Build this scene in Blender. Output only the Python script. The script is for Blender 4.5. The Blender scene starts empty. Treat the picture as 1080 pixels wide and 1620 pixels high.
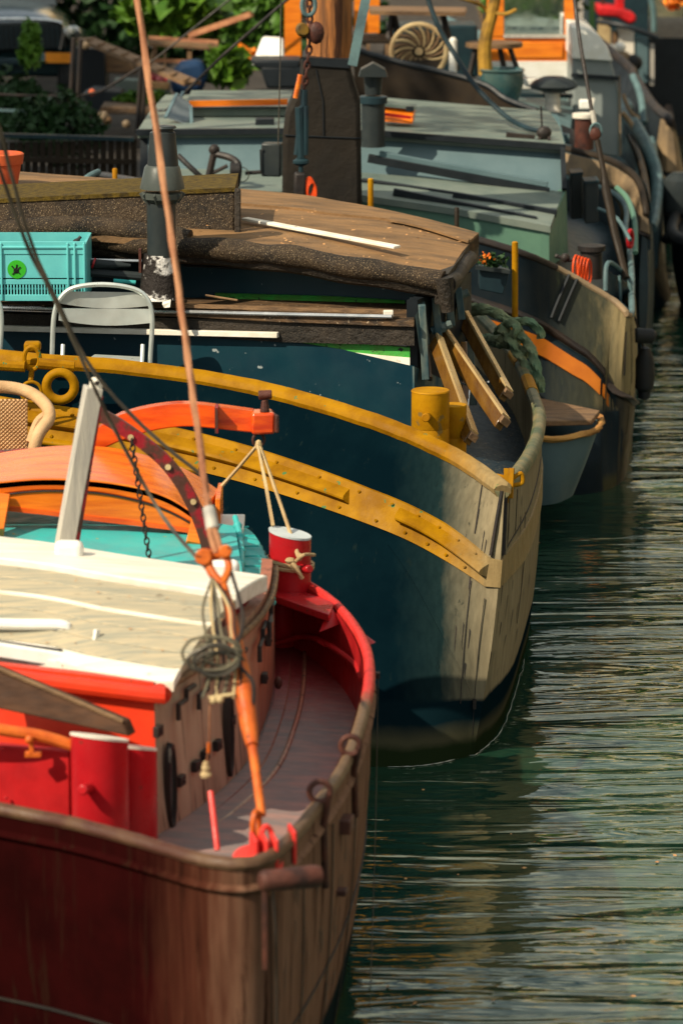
import bpy, bmesh, math, random
from mathutils import Vector, Matrix, noise as mnoise
random.seed(7)
V = Vector
C = bpy.context.scene.collection
scene = bpy.context.scene
R = math.radians

# ------------------------------------------------------------------ camera, world, sun, exposure
F = 5500.0; H = 4.2; PT = math.atan(1210 / F)
cam_d = bpy.data.cameras.new('camera'); cam = bpy.data.objects.new('camera', cam_d); C.objects.link(cam)
cam.location = (0, 0, H); cam.rotation_euler = (math.pi / 2 - PT, 0, 0)
cam_d.sensor_fit = 'VERTICAL'; cam_d.sensor_height = 36; cam_d.sensor_width = 24
cam_d.lens = F / 1620 * 36; cam_d.clip_end = 600; cam_d.clip_start = 0.5
cam_d.dof.use_dof = True; cam_d.dof.focus_distance = 15.6; cam_d.dof.aperture_fstop = 3.4
scene.camera = cam
SUN_AZ, SUN_EL = R(-53), R(42)          # azimuth measured from straight behind the camera, negative = left
sd = V((math.sin(SUN_AZ) * math.cos(SUN_EL), -math.cos(SUN_AZ) * math.cos(SUN_EL), math.sin(SUN_EL)))
world = bpy.data.worlds.new('World'); scene.world = world; world.use_nodes = True
wn = world.node_tree; bg = wn.nodes['Background']
sky = wn.nodes.new('ShaderNodeTexSky'); sky.sky_type = 'NISHITA'; sky.sun_disc = False
sky.sun_elevation = SUN_EL; sky.sun_rotation = math.atan2(sd.x, sd.y); sky.air_density = 1.2; sky.dust_density = 1.5
wtc = wn.nodes.new('ShaderNodeTexCoord'); wmp = wn.nodes.new('ShaderNodeMapping'); wmp.inputs['Scale'].default_value = (1, 1, 2.6); wn.links.new(wtc.outputs['Generated'], wmp.inputs[0])
wnz = wn.nodes.new('ShaderNodeTexNoise'); wnz.inputs['Scale'].default_value = 2.6; wnz.inputs['Detail'].default_value = 7; wn.links.new(wmp.outputs[0], wnz.inputs['Vector'])
wrg = wn.nodes.new('ShaderNodeMapRange'); wrg.inputs[1].default_value = 0.36; wrg.inputs[2].default_value = 0.58; wn.links.new(wnz.outputs['Fac'], wrg.inputs[0])
wmx = wn.nodes.new('ShaderNodeMix'); wmx.data_type = 'RGBA'; wn.links.new(wrg.outputs[0], wmx.inputs['Factor']); wn.links.new(sky.outputs[0], wmx.inputs[6]); wmx.inputs[7].default_value = (13.0, 13.6, 12.6, 1)   # scattered fair-weather clouds
wn.links.new(wmx.outputs[2], bg.inputs[0]); bg.inputs[1].default_value = 0.060
sl = bpy.data.lights.new('sun', 'SUN'); sl.energy = 5.0; sl.angle = R(0.5); sl.color = (1, 0.87, 0.66)
so = bpy.data.objects.new('sun', sl); C.objects.link(so); so.rotation_euler = (-sd).to_track_quat('-Z', 'Y').to_euler()
scene.view_settings.view_transform = 'Standard'; scene.view_settings.look = 'None'
scene.view_settings.exposure = 0.34; scene.view_settings.gamma = 1.0
scene.render.engine = 'CYCLES'
scene.cycles.caustics_reflective = False; scene.cycles.caustics_refractive = False; scene.cycles.max_bounces = 6; scene.cycles.transparent_max_bounces = 6

def ray(px, py):
    u = (px - 540) / F; v = (810 - py) / F
    return V((u, math.cos(PT) + v * math.sin(PT), -math.sin(PT) + v * math.cos(PT)))
def Pz(px, py, z):
    r = ray(px, py); t = (z - H) / r.z; return V((r.x * t, r.y * t, z))
def P(px, py, Y):
    r = ray(px, py); t = Y / r.y; return V((r.x * t, Y, H + r.z * t))

# ------------------------------------------------------------------ materials
def mat(name, col, col2=None, rough=0.5, metal=0.0, spec=0.22, ns=6.0, lo=0.4, hi=0.65, stretch=(1, 1, 1), bump=0.0, bs=40.0,
        bd=0.01, axis_fade=None, trans=0.0, coat=0.0, speck=None, zband=None, streak=None, alpha=None):
    """noise-mixed paint; wear=(axis, a, b, colour, noise) is bleached paint growing along an axis; zband=list of (z, colour)."""
    m = bpy.data.materials.new(name); m.use_nodes = True; nt = m.node_tree; N = nt.nodes; L = nt.links
    b = N['Principled BSDF']; b.inputs['Roughness'].default_value = rough; b.inputs['Metallic'].default_value = metal
    b.inputs['Specular IOR Level'].default_value = spec
    if trans: b.inputs['Transmission Weight'].default_value = trans
    if coat: b.inputs['Coat Weight'].default_value = coat; b.inputs['Coat Roughness'].default_value = 0.15
    tc = N.new('ShaderNodeTexCoord'); mp = N.new('ShaderNodeMapping'); L.new(tc.outputs['Object'], mp.inputs[0]); mp.inputs['Scale'].default_value = stretch
    def nz(scale, vec=None, det=6, rg=0.6):
        n = N.new('ShaderNodeTexNoise'); n.inputs['Scale'].default_value = scale; n.inputs['Detail'].default_value = det
        n.inputs['Roughness'].default_value = rg; L.new(vec or mp.outputs[0], n.inputs['Vector']); return n.outputs['Fac']
    def rng(val, a, c, o0=0.0, o1=1.0):
        r = N.new('ShaderNodeMapRange'); r.inputs[1].default_value = a; r.inputs[2].default_value = c
        r.inputs[3].default_value = o0; r.inputs[4].default_value = o1; L.new(val, r.inputs[0]); return r.outputs[0]
    def mix(f, a, c):
        x = N.new('ShaderNodeMix'); x.data_type = 'RGBA'; L.new(f, x.inputs['Factor'])
        for v, i in ((a, 6), (c, 7)):
            if isinstance(v, tuple): x.inputs[i].default_value = (*v, 1)
            else: L.new(v, x.inputs[i])
        return x.outputs[2]
    def math_(op, a, c):
        x = N.new('ShaderNodeMath'); x.operation = op
        for v, i in ((a, 0), (c, 1)):
            if isinstance(v, (int, float)): x.inputs[i].default_value = v
            else: L.new(v, x.inputs[i])
        return x.outputs[0]
    c2 = col2 or tuple(x * 0.75 for x in col)
    out = mix(rng(nz(ns), lo, hi), col, c2)
    rv = rng(nz(ns * 2.3), 0.3, 0.7, max(0, rough - 0.09), min(1, rough + 0.12)); L.new(rv, b.inputs['Roughness'])
    sep = N.new('ShaderNodeSeparateXYZ'); L.new(tc.outputs['Object'], sep.inputs[0])
    if axis_fade:
        ws = axis_fade if isinstance(axis_fade, list) else [axis_fade]
        for (ax, a, c, wc, na) in ws:
            pos = sep.outputs[ax]
            m2 = N.new('ShaderNodeMapping'); m2.inputs['Scale'].default_value = (9, 9, 0.7); L.new(tc.outputs['Object'], m2.inputs[0])
            sn = nz(3.0, m2.outputs[0])
            pn = math_('ADD', pos, rng(sn, 0.25, 0.75, -na, na))
            wcol = mix(rng(nz(5.0, m2.outputs[0]), 0.35, 0.7), wc, tuple(x * 0.68 for x in wc))
            out = mix(rng(pn, a, c), out, wcol)
    if streak:   # dirt runs: dark vertical drips
        sc, a, c, colr = streak
        m3 = N.new('ShaderNodeMapping'); m3.inputs['Scale'].default_value = (sc, sc, sc * 0.05); L.new(tc.outputs['Object'], m3.inputs[0])
        out = mix(rng(nz(1.0, m3.outputs[0], 5, 0.7), a, c), out, colr)
    if zband:
        for (z0, z1, colr) in zband:
            zz = math_('ADD', sep.outputs[2], rng(nz(4.0), 0.3, 0.7, -0.012, 0.012))
            out = mix(rng(zz, z0, z1, 1.0, 0.0), out, colr)
    if speck:
        sc, a, c, colr = speck
        out = mix(rng(nz(sc, tc.outputs['Object'], 3, 0.5), a, c), out, colr)
    L.new(out, b.inputs['Base Color'])
    if bump:
        bn = N.new('ShaderNodeBump'); bn.inputs['Strength'].default_value = bump; bn.inputs['Distance'].default_value = bd
        L.new(nz(bs, None, 8, 0.65), bn.inputs['Height']); L.new(bn.outputs[0], b.inputs['Normal'])
    return m
TAN = (0.36, 0.30, 0.19)
M = {}
M['maroon_hull'] = mat('maroon_hull', (0.020, 0.0025, 0.0025), (0.012, 0.002, 0.002), 0.5, spec=0.0, bump=0.08, bs=9, ns=4,
    axis_fade=[(0, -0.60, -0.28, (0.085, 0.030, 0.017), 0.10), (0, -0.40, -0.12, (0.22, 0.125, 0.08), 0.07)], streak=(20, 0.56, 0.64, (0.018, 0.006, 0.004)), zband=[(0.27, 0.31, (0.012, 0.02, 0.02)), (0.04, 0.08, (0.03, 0.035, 0.01))])  # brown right side: chalked paint plus reflected glare put into the colour
M['maroon_rail'] = mat('maroon_rail', (0.06, 0.02, 0.012), (0.10, 0.05, 0.025), 0.45, bump=0.3, bs=30, ns=9,
    axis_fade=[(0, -0.5, 0.0, (0.15, 0.09, 0.05), 0.08), (1, 11.25, 11.45, (0.62, 0.035, 0.03), 0.08)])
M['red_inner'] = mat('red_inner', (0.42, 0.014, 0.016), (0.28, 0.010, 0.012), 0.35, bump=0.15, bs=12)
M['red'] = mat('red', (0.42, 0.010, 0.014), (0.30, 0.008, 0.012), 0.3, bump=0.15, bs=8, coat=0.15, ns=5, lo=0.35, hi=0.7, speck=(30, 0.70, 0.73, (0.12, 0.03, 0.02)))
M['bright_red'] = mat('bright_red', (0.62, 0.040, 0.008), (0.45, 0.022, 0.008), 0.36, bump=0.15, bs=10, ns=4, lo=0.35, hi=0.75, speck=(34, 0.70, 0.74, (0.20, 0.03, 0.01)))
M['cabin_side'] = mat('cabin_side', (0.36, 0.27, 0.19), (0.27, 0.18, 0.125), 0.5, bump=0.3, bs=14, stretch=(3, 3, 0.6), ns=4,
    streak=(26, 0.56, 0.66, (0.05, 0.026, 0.016)), axis_fade=(1, 11.3, 11.9, (0.36, 0.13, 0.08), 0.15))  # grey-brown of chalked red paint, with sky glare in the colour
M['deck_red'] = mat('deck_red', (0.30, 0.18, 0.155), (0.18, 0.15, 0.145), 0.5, bump=0.6, bs=60, bd=0.004, ns=7, stretch=(1, 3, 1), lo=0.35, hi=0.6,
    axis_fade=(1, 11.9, 12.6, (0.26, 0.03, 0.03), 0.15))
M['white_paint'] = mat('white_paint', (0.78, 0.74, 0.64), (0.66, 0.60, 0.48), 0.45, bump=0.1, bs=30, speck=(20, 0.66, 0.72, (0.35, 0.3, 0.2)))
M['cream'] = mat('cream', (0.76, 0.71, 0.62), (0.62, 0.57, 0.47), 0.5, bump=0.15, bs=20, stretch=(0.6, 4, 4))
M['roof_plank'] = mat('roof_plank', (0.46, 0.38, 0.25), (0.22, 0.235, 0.195), 0.6, bump=0.3, bs=30, stretch=(0.7, 9, 9), ns=7, lo=0.4, hi=0.7, speck=(14, 0.66, 0.75, (0.18, 0.15, 0.10)))
M['turquoise'] = mat('turquoise', (0.03, 0.42, 0.40), (0.05, 0.34, 0.34), 0.4, bump=0.15, bs=14, speck=(16, 0.68, 0.72, (0.35, 0.3, 0.08)))
M['varnish'] = mat('varnish', (0.80, 0.19, 0.012), (0.55, 0.10, 0.008), 0.25, bump=0.12, bs=20, stretch=(0.8, 7, 9), ns=3.5, coat=0.5)
M['varnish_red'] = mat('varnish_red', (0.75, 0.10, 0.006), (0.48, 0.035, 0.006), 0.22, bump=0.12, bs=14, stretch=(1, 5, 5), ns=4, coat=0.6)
M['wheelhouse_orange'] = mat('wheelhouse_orange', (0.78, 0.22, 0.015), (0.60, 0.14, 0.01), 0.3, stretch=(0.8, 5, 5), ns=4, coat=0.4)
M['old_wood'] = mat('old_wood', (0.22, 0.13, 0.065), (0.10, 0.06, 0.035), 0.6, bump=0.5, bs=30, stretch=(1, 6, 6), ns=5)
M['old_wood_v'] = mat('old_wood_v', (0.42, 0.16, 0.045), (0.16, 0.07, 0.03), 0.45, bump=0.5, bs=12, stretch=(8, 8, 0.7), ns=3, streak=(18, 0.55, 0.62, (0.05, 0.02, 0.01)))
M['yellow'] = mat('yellow', (0.32, 0.150, 0.002), (0.20, 0.085, 0.002), 0.5, spec=0.06, bump=0.45, bs=14, ns=7, axis_fade=(0, 0.44, 0.62, (0.27, 0.19, 0.085), 0.03), speck=(25, 0.69, 0.72, (0.06, 0.14, 0.05)))  # tan end carries the bow's chalk and painted glare
M['yellow_plain'] = mat('yellow_plain', (0.40, 0.19, 0.003), (0.28, 0.115, 0.003), 0.5, spec=0.08, bump=0.35, bs=12, speck=(18, 0.67, 0.7, (0.2, 0.12, 0.03)))
M['navy_hull'] = mat('navy_hull', (0.0012, 0.0060, 0.0095), (0.0020, 0.009, 0.013), 0.6, spec=0.0, bump=0.02, bs=2.2, bd=0.03, ns=3, axis_fade=[(0, 0.22, 0.52, (0.014, 0.030, 0.030), 0.03), (0, 0.42, 0.66, (0.27, 0.22, 0.135), 0.02)],
    streak=(20, 0.62, 0.70, (0.006, 0.013, 0.014)), zband=[(0.24, 0.26, (0.003, 0.011, 0.015)), (0.10, 0.16, (0.05, 0.048, 0.028)), (0.06, 0.09, (0.012, 0.02, 0.008))])  # tan bow mixes chalked paint with canal glare painted into the colour
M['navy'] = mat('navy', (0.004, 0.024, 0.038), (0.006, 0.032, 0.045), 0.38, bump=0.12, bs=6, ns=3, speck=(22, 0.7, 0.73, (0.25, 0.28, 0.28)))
M['navy_worn'] = mat('navy_worn', (0.03, 0.07, 0.085), (0.15, 0.17, 0.14), 0.5, bump=0.5, bs=20, ns=12, stretch=(1, 1, 0.4))
M['green_rail'] = mat('green_rail', (0.07, 0.09, 0.05), (0.20, 0.16, 0.08), 0.5, bump=0.5, bs=20, ns=9, axis_fade=None)
M['deck_dark'] = mat('deck_dark', (0.012, 0.025, 0.035), (0.05, 0.05, 0.04), 0.35, bump=0.5, bs=40, ns=7, lo=0.5, hi=0.7, speck=(50, 0.64, 0.68, (0.18, 0.14, 0.09)))
M['tar'] = mat('tar', (0.042, 0.027, 0.015), (0.012, 0.009, 0.007), 0.62, bump=1.0, bs=55, bd=0.012, ns=8, speck=(210, 0.6, 0.66, (0.26, 0.19, 0.11)))
M['tar_black'] = mat('tar_black', (0.02, 0.017, 0.014), (0.04, 0.03, 0.022), 0.5, bump=1.0, bs=35, bd=0.02, ns=5, speck=(260, 0.62, 0.70, (0.16, 0.12, 0.08)))
M['tar_flat'] = mat('tar_flat', (0.25, 0.14, 0.06), (0.085, 0.055, 0.032), 0.7, bump=0.8, bs=60, bd=0.008, ns=3.2, lo=0.42, hi=0.72, stretch=(0.8, 2.2, 1), speck=(60, 0.7, 0.73, (0.4, 0.25, 0.12)))
M['moss'] = mat('moss', (0.13, 0.085, 0.012), (0.05, 0.034, 0.012), 0.9, bump=1.0, bs=90, bd=0.02, ns=30)
M['green_paint'] = mat('green_paint', (0.05, 0.33, 0.05), (0.08, 0.22, 0.04), 0.5, bump=0.6, bs=30, ns=14, speck=(35, 0.62, 0.66, (0.02, 0.03, 0.02)))
M['grey_paint'] = mat('grey_paint', (0.36, 0.39, 0.38), (0.27, 0.31, 0.31), 0.4, bump=0.1, bs=8)
M['ledge'] = mat('ledge', (0.12, 0.07, 0.035), (0.035, 0.025, 0.018), 0.6, bump=0.8, bs=30, ns=8, stretch=(1, 3, 3), speck=(70, 0.66, 0.7, (0.4, 0.3, 0.2)))
M['silver'] = mat('silver', (0.6, 0.6, 0.6), (0.45, 0.45, 0.44), 0.25, metal=0.9)
M['chair_metal'] = mat('chair_metal', (0.62, 0.66, 0.62), (0.52, 0.57, 0.54), 0.33, metal=0.55)
M['black_iron'] = mat('black_iron', (0.018, 0.016, 0.016), (0.035, 0.025, 0.02), 0.45, bump=0.3, bs=40)
M['rust_iron'] = mat('rust_iron', (0.09, 0.03, 0.02), (0.03, 0.014, 0.012), 0.5, bump=0.5, bs=50, ns=14)
M['black_plastic'] = mat('black_plastic', (0.02, 0.026, 0.028), (0.03, 0.036, 0.036), 0.38)
M['chimney_grey'] = mat('chimney_grey', (0.05, 0.06, 0.055), (0.075, 0.085, 0.075), 0.42, bump=0.1, bs=20)
M['foil'] = mat('foil', (0.025, 0.02, 0.018), (0.75, 0.72, 0.68), 0.4, metal=0.3, bump=1.0, bs=30, bd=0.02, ns=11, lo=0.52, hi=0.58)
M['orange_steel'] = mat('orange_steel', (0.60, 0.135, 0.018), (0.42, 0.07, 0.012), 0.36, bump=0.35, bs=30, ns=12, speck=(60, 0.64, 0.68, (0.12, 0.03, 0.01)))
M['pink_red'] = mat('pink_red', (0.75, 0.05, 0.04), (0.6, 0.03, 0.025), 0.35, bump=0.2, bs=20)
M['rope_brown'] = mat('rope_brown', (0.42, 0.20, 0.10), (0.26, 0.10, 0.05), 0.7, bump=0.9, bs=120, bd=0.004)
M['rope_tan'] = mat('rope_tan', (0.50, 0.38, 0.20), (0.33, 0.22, 0.11), 0.8, bump=0.9, bs=150, bd=0.004)
M['rope_dark'] = mat('rope_dark', (0.16, 0.14, 0.09), (0.07, 0.06, 0.045), 0.7, bump=0.8, bs=120, bd=0.004)
M['rope_green'] = mat('rope_green', (0.10, 0.17, 0.10), (0.24, 0.25, 0.13), 0.8, bump=0.8, bs=60, bd=0.008)
M['rope_gold'] = mat('rope_gold', (0.50, 0.26, 0.07), (0.28, 0.12, 0.04), 0.8, bump=1.0, bs=40, bd=0.01)
M['wire'] = mat('wire', (0.10, 0.09, 0.07), (0.05, 0.045, 0.04), 0.45, metal=0.4)
M['grey_wood'] = mat('grey_wood', (0.45, 0.42, 0.36), (0.33, 0.31, 0.28), 0.45, bump=0.3, bs=14, stretch=(6, 6, 0.6))
M['dark_strap'] = mat('dark_strap', (0.26, 0.012, 0.02), (0.075, 0.03, 0.022), 0.4, bump=0.4, bs=30, ns=9, lo=0.44, hi=0.52)
M['wicker'] = mat('wicker', (0.56, 0.36, 0.19), (0.42, 0.25, 0.12), 0.6, bump=0.3, bs=80)
M['wicker_dark'] = mat('wicker_dark', (0.28, 0.15, 0.07), (0.2, 0.1, 0.05), 0.7)
M['cushion'] = mat('cushion', (0.6, 0.3, 0.02), (0.35, 0.02, 0.02), 0.8, ns=8, lo=0.48, hi=0.52, stretch=(1, 1, 0.1))
M['mint'] = mat('mint', (0.12, 0.50, 0.50), (0.10, 0.43, 0.45), 0.4, spec=0.5)
M['sticker_green'] = mat('sticker_green', (0.04, 0.40, 0.02), (0.03, 0.34, 0.02), 0.4)
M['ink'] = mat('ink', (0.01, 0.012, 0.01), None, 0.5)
M['gold_wood'] = mat('gold_wood', (0.13, 0.06, 0.008), (0.08, 0.033, 0.006), 0.24, bump=0.15, bs=20, stretch=(4, 1, 1), coat=0.7)
M['gold_edge'] = mat('gold_edge', (0.50, 0.36, 0.17), (0.40, 0.25, 0.10), 0.22, metal=0.35, coat=0.5)
M['grey_hull'] = mat('grey_hull', (0.008, 0.015, 0.021), (0.015, 0.021, 0.025), 0.45, spec=0.08, bump=0.2, bs=5, ns=5, axis_fade=[(0, 1.10, 1.5, (0.055, 0.055, 0.035), 0.08), (0, 1.46, 1.68, (0.26, 0.20, 0.10), 0.07)],
    streak=(9, 0.60, 0.70, (0.06, 0.07, 0.04)), zband=[(0.45, 0.50, (0.010, 0.018, 0.025)), (0.05, 0.10, (0.04, 0.04, 0.02))])  # tan towards the stem: chalked paint and glare coloured in together
M['navy_low'] = mat('navy_low', (0.004, 0.010, 0.015), (0.007, 0.014, 0.018), 0.5, spec=0.12, axis_fade=(0, 1.55, 1.72, (0.10, 0.08, 0.05), 0.05))
M['orange_band'] = mat('orange_band', (0.52, 0.15, 0.012), (0.42, 0.11, 0.01), 0.4, bump=0.2, bs=14)
M['roof_grey'] = mat('roof_grey', (0.16, 0.19, 0.16), (0.10, 0.135, 0.12), 0.5, bump=0.15, bs=20, ns=3)
M['wall_grey'] = mat('wall_grey', (0.10, 0.155, 0.17), (0.075, 0.125, 0.14), 0.4, bump=0.08, bs=7, ns=3)
M['pale_green'] = mat('pale_green', (0.10, 0.20, 0.14), (0.075, 0.155, 0.12), 0.45, bump=0.1, bs=10, ns=3)
M['seam_black'] = mat('seam_black', (0.012, 0.016, 0.02), None, 0.45)
M['canvas'] = mat('canvas', (0.018, 0.014, 0.010), (0.012, 0.010, 0.008), 0.75, bump=0.5, bs=6, bd=0.03, ns=4)
M['dark_brown'] = mat('dark_brown', (0.022, 0.014, 0.007), (0.015, 0.010, 0.006), 0.55, bump=0.3, bs=12)
M['board_brown'] = mat('board_brown', (0.075, 0.035, 0.018), (0.04, 0.02, 0.012), 0.6, spec=0.1, bump=0.3, bs=12, stretch=(1, 5, 5))
M['yellow_old'] = mat('yellow_old', (0.22, 0.12, 0.015), (0.08, 0.05, 0.02), 0.6, ns=14)
M['cap_grey'] = mat('cap_grey', (0.50, 0.55, 0.56), (0.42, 0.47, 0.48), 0.5)
M['tan_band'] = mat('tan_band', (0.26, 0.18, 0.10), (0.15, 0.11, 0.07), 0.5, bump=0.4, bs=14)
M['blue_grey'] = mat('blue_grey', (0.10, 0.17, 0.175), (0.06, 0.10, 0.11), 0.5, bump=0.5, bs=14, ns=8)
M['steel_blue'] = mat('steel_blue', (0.014, 0.034, 0.042), (0.010, 0.022, 0.03), 0.4)
M['white'] = mat('white', (0.8, 0.79, 0.74), (0.7, 0.68, 0.6), 0.45)
M['wh_side'] = mat('wh_side', (0.22, 0.25, 0.245), (0.18, 0.21, 0.205), 0.45, ns=3)
M['rubber'] = mat('rubber', (0.012, 0.014, 0.016), (0.02, 0.02, 0.02), 0.55, bump=0.4, bs=20)
M['terracotta'] = mat('terracotta', (0.52, 0.10, 0.03), (0.38, 0.07, 0.03), 0.6, bump=0.2, bs=20)
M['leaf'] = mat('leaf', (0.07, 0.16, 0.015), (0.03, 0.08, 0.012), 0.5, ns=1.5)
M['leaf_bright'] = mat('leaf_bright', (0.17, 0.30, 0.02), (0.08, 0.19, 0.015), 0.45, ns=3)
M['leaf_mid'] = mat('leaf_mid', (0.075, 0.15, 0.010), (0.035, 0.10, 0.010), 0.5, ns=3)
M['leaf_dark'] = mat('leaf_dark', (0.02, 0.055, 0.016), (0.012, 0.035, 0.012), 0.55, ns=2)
M['bark'] = mat('bark', (0.11, 0.075, 0.045), (0.06, 0.04, 0.025), 0.8, bump=0.8, bs=14)
M['bark_yellow'] = mat('bark_yellow', (0.40, 0.22, 0.03), (0.14, 0.08, 0.02), 0.7, bump=0.6, bs=14, ns=10)
M['flower_orange'] = mat('flower_orange', (0.8, 0.25, 0.02), (0.7, 0.1, 0.02), 0.5)
M['dry_leaf'] = mat('dry_leaf', (0.55, 0.30, 0.12), (0.40, 0.18, 0.07), 0.7, ns=40)
M['flower_pink'] = mat('flower_pink', (0.7, 0.08, 0.15), (0.6, 0.3, 0.25), 0.5)
M['bright_orange'] = mat('bright_orange', (0.85, 0.09, 0.012), (0.7, 0.06, 0.01), 0.5)
M['red_cloth'] = mat('red_cloth', (0.55, 0.012, 0.015), (0.38, 0.01, 0.012), 0.6, bump=0.5, bs=8, bd=0.03)
M['dark_green_car'] = mat('dark_green_car', (0.010, 0.030, 0.035), (0.012, 0.034, 0.04), 0.18, coat=1.0)
M['chrome'] = mat('chrome', (0.65, 0.66, 0.66), (0.5, 0.5, 0.5), 0.15, metal=1.0)
M['glass_dark'] = mat('glass_dark', (0.02, 0.03, 0.03), None, 0.06, spec=1.0)
M['plate_orange'] = mat('plate_orange', (0.75, 0.26, 0.02), None, 0.4)
M['paving'] = mat('paving', (0.05, 0.042, 0.035), (0.025, 0.021, 0.018), 0.8, bump=0.8, bs=30, ns=6)
M['quay_brick'] = mat('quay_brick', (0.10, 0.06, 0.045), (0.05, 0.035, 0.03), 0.8, bump=0.6, bs=30, ns=9)
M['brick_lit'] = mat('brick_lit', (0.55, 0.32, 0.14), (0.42, 0.24, 0.11), 0.8, ns=2)
M['plaster_lit'] = mat('plaster_lit', (0.72, 0.58, 0.36), (0.62, 0.50, 0.32), 0.8, ns=2)
M['pane_dark'] = mat('pane_dark', (0.03, 0.04, 0.05), None, 0.1)
M['roof_tile'] = mat('roof_tile', (0.16, 0.07, 0.045), (0.1, 0.05, 0.035), 0.8, ns=5)
M['blue_pot'] = mat('blue_pot', (0.025, 0.075, 0.08), (0.06, 0.10, 0.09), 0.25, ns=6, coat=0.5)
M['blue_cloth'] = mat('blue_cloth', (0.01, 0.035, 0.09), None, 0.7)

# ------------------------------------------------------------------ object helpers
def tag(o, label=None, cat=None, group=None, kind=None):
    if label: o['label'] = label
    if cat: o['category'] = cat
    if group: o['group'] = group
    if kind: o['kind'] = kind
    return o
def thing(name, label, cat, loc=(0, 0, 0), group=None):
    o = bpy.data.objects.new(name, None); C.objects.link(o); o.location = V(loc); o.empty_display_size = 0.1
    return tag(o, label, cat, group)
def parent(o, p):
    if p is None: return o
    o.parent = p
    o.matrix_parent_inverse = Matrix.Translation(-p.location) if p.parent is None else Matrix.Identity(4)
    return o
class MB:
    def __init__(s): s.v = []; s.f = []
    def add(s, v, f):
        n = len(s.v); s.v += [V(x) for x in v]; s.f += [tuple(i + n for i in q) for q in f]; return s
    def box(s, c, sx, sy, sz, rz=0.0, ax=None):
        c = V(c)
        if ax is None: ax = (V((math.cos(rz), math.sin(rz), 0)), V((-math.sin(rz), math.cos(rz), 0)), V((0, 0, 1)))
        vs = [c + ax[0] * (i * sx / 2) + ax[1] * (j * sy / 2) + ax[2] * (k * sz / 2) for i in (-1, 1) for j in (-1, 1) for k in (-1, 1)]
        return s.add(vs, [(0, 1, 3, 2), (4, 6, 7, 5), (0, 4, 5, 1), (2, 3, 7, 6), (0, 2, 6, 4), (1, 5, 7, 3)])
    def beam(s, a, b, w, h, up=(0, 0, 1)):
        a, b = V(a), V(b); d = (b - a); L = d.length; d.normalize(); u = V(up); x = d.cross(u)
        if x.length < 1e-4: x = d.cross(V((0, 1, 0)))
        x.normalize(); u = x.cross(d).normalized()
        return s.box((a + b) / 2, L, w, h, ax=(d, x, u))
    def prism(s, pts, ext):
        n = len(pts); ext = V(ext); vs = [V(p) for p in pts] + [V(p) + ext for p in pts]
        return s.add(vs, [tuple(range(n - 1, -1, -1)), tuple(range(n, 2 * n))] + [(i, (i + 1) % n, n + (i + 1) % n, n + i) for i in range(n)])
    def lathe(s, base, prof, ax=(0, 0, 1), seg=24, cap=True):
        base, ax = V(base), V(ax).normalized(); x = ax.orthogonal().normalized(); y = ax.cross(x); n = len(prof); vs = []
        for r, h in prof:
            for k in range(seg):
                a = 2 * math.pi * k / seg; vs.append(base + ax * h + (x * math.cos(a) + y * math.sin(a)) * r)
        fs = [(j * seg + k, j * seg + (k + 1) % seg, (j + 1) * seg + (k + 1) % seg, (j + 1) * seg + k) for j in range(n - 1) for k in range(seg)]
        if cap: fs += [tuple(range(seg - 1, -1, -1)), tuple((n - 1) * seg + k for k in range(seg))]
        return s.add(vs, fs)
    def tube(s, pts, r, seg=8, closed=False, twist=0.0, lobes=0, flat=1.0):
        pts = [V(p) for p in pts]; n = len(pts); rr = r if isinstance(r, (list, tuple)) else [r] * n; vs = []; nrm = None; acc = 0.0
        for i, p in enumerate(pts):
            if closed: t = pts[(i + 1) % n] - pts[i - 1]
            else: t = pts[min(i + 1, n - 1)] - pts[max(i - 1, 0)]
            t.normalize()
            if nrm is None: nrm = t.orthogonal().normalized()
            nrm = nrm - t * nrm.dot(t); nrm.normalize(); b = t.cross(nrm)
            if i: acc += (pts[i] - pts[i - 1]).length
            for k in range(seg):
                a = 2 * math.pi * k / seg; q = rr[i]
                if lobes: q *= 1 + 0.28 * math.cos(lobes * (a) + acc * twist)
                vs.append(p + nrm * math.cos(a) * q + b * math.sin(a) * q * flat)
        fs = [(i * seg + k, i * seg + (k + 1) % seg, ((i + 1) % n) * seg + (k + 1) % seg, ((i + 1) % n) * seg + k) for i in range(n if closed else n - 1) for k in range(seg)]
        if not closed: fs += [tuple(range(seg - 1, -1, -1)), tuple((n - 1) * seg + k for k in range(seg))]
        return s.add(vs, fs)
    def ball(s, c, r, seg=12, sc=(1, 1, 1)):
        c = V(c); vs = []; fs = []; m = seg // 2
        for j in range(1, m):
            a = math.pi * j / m
            for k in range(seg):
                b = 2 * math.pi * k / seg
                vs.append(c + V((r * sc[0] * math.sin(a) * math.cos(b), r * sc[1] * math.sin(a) * math.sin(b), r * sc[2] * math.cos(a))))
        vs += [c + V((0, 0, r * sc[2])), c - V((0, 0, r * sc[2]))]; t = len(vs) - 2
        for j in range(m - 2):
            for k in range(seg): fs.append((j * seg + k, j * seg + (k + 1) % seg, (j + 1) * seg + (k + 1) % seg, (j + 1) * seg + k))
        for k in range(seg): fs.append((t, (k + 1) % seg, k)); fs.append((t + 1, (m - 2) * seg + k, (m - 2) * seg + (k + 1) % seg))
        return s.add(vs, fs)
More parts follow.
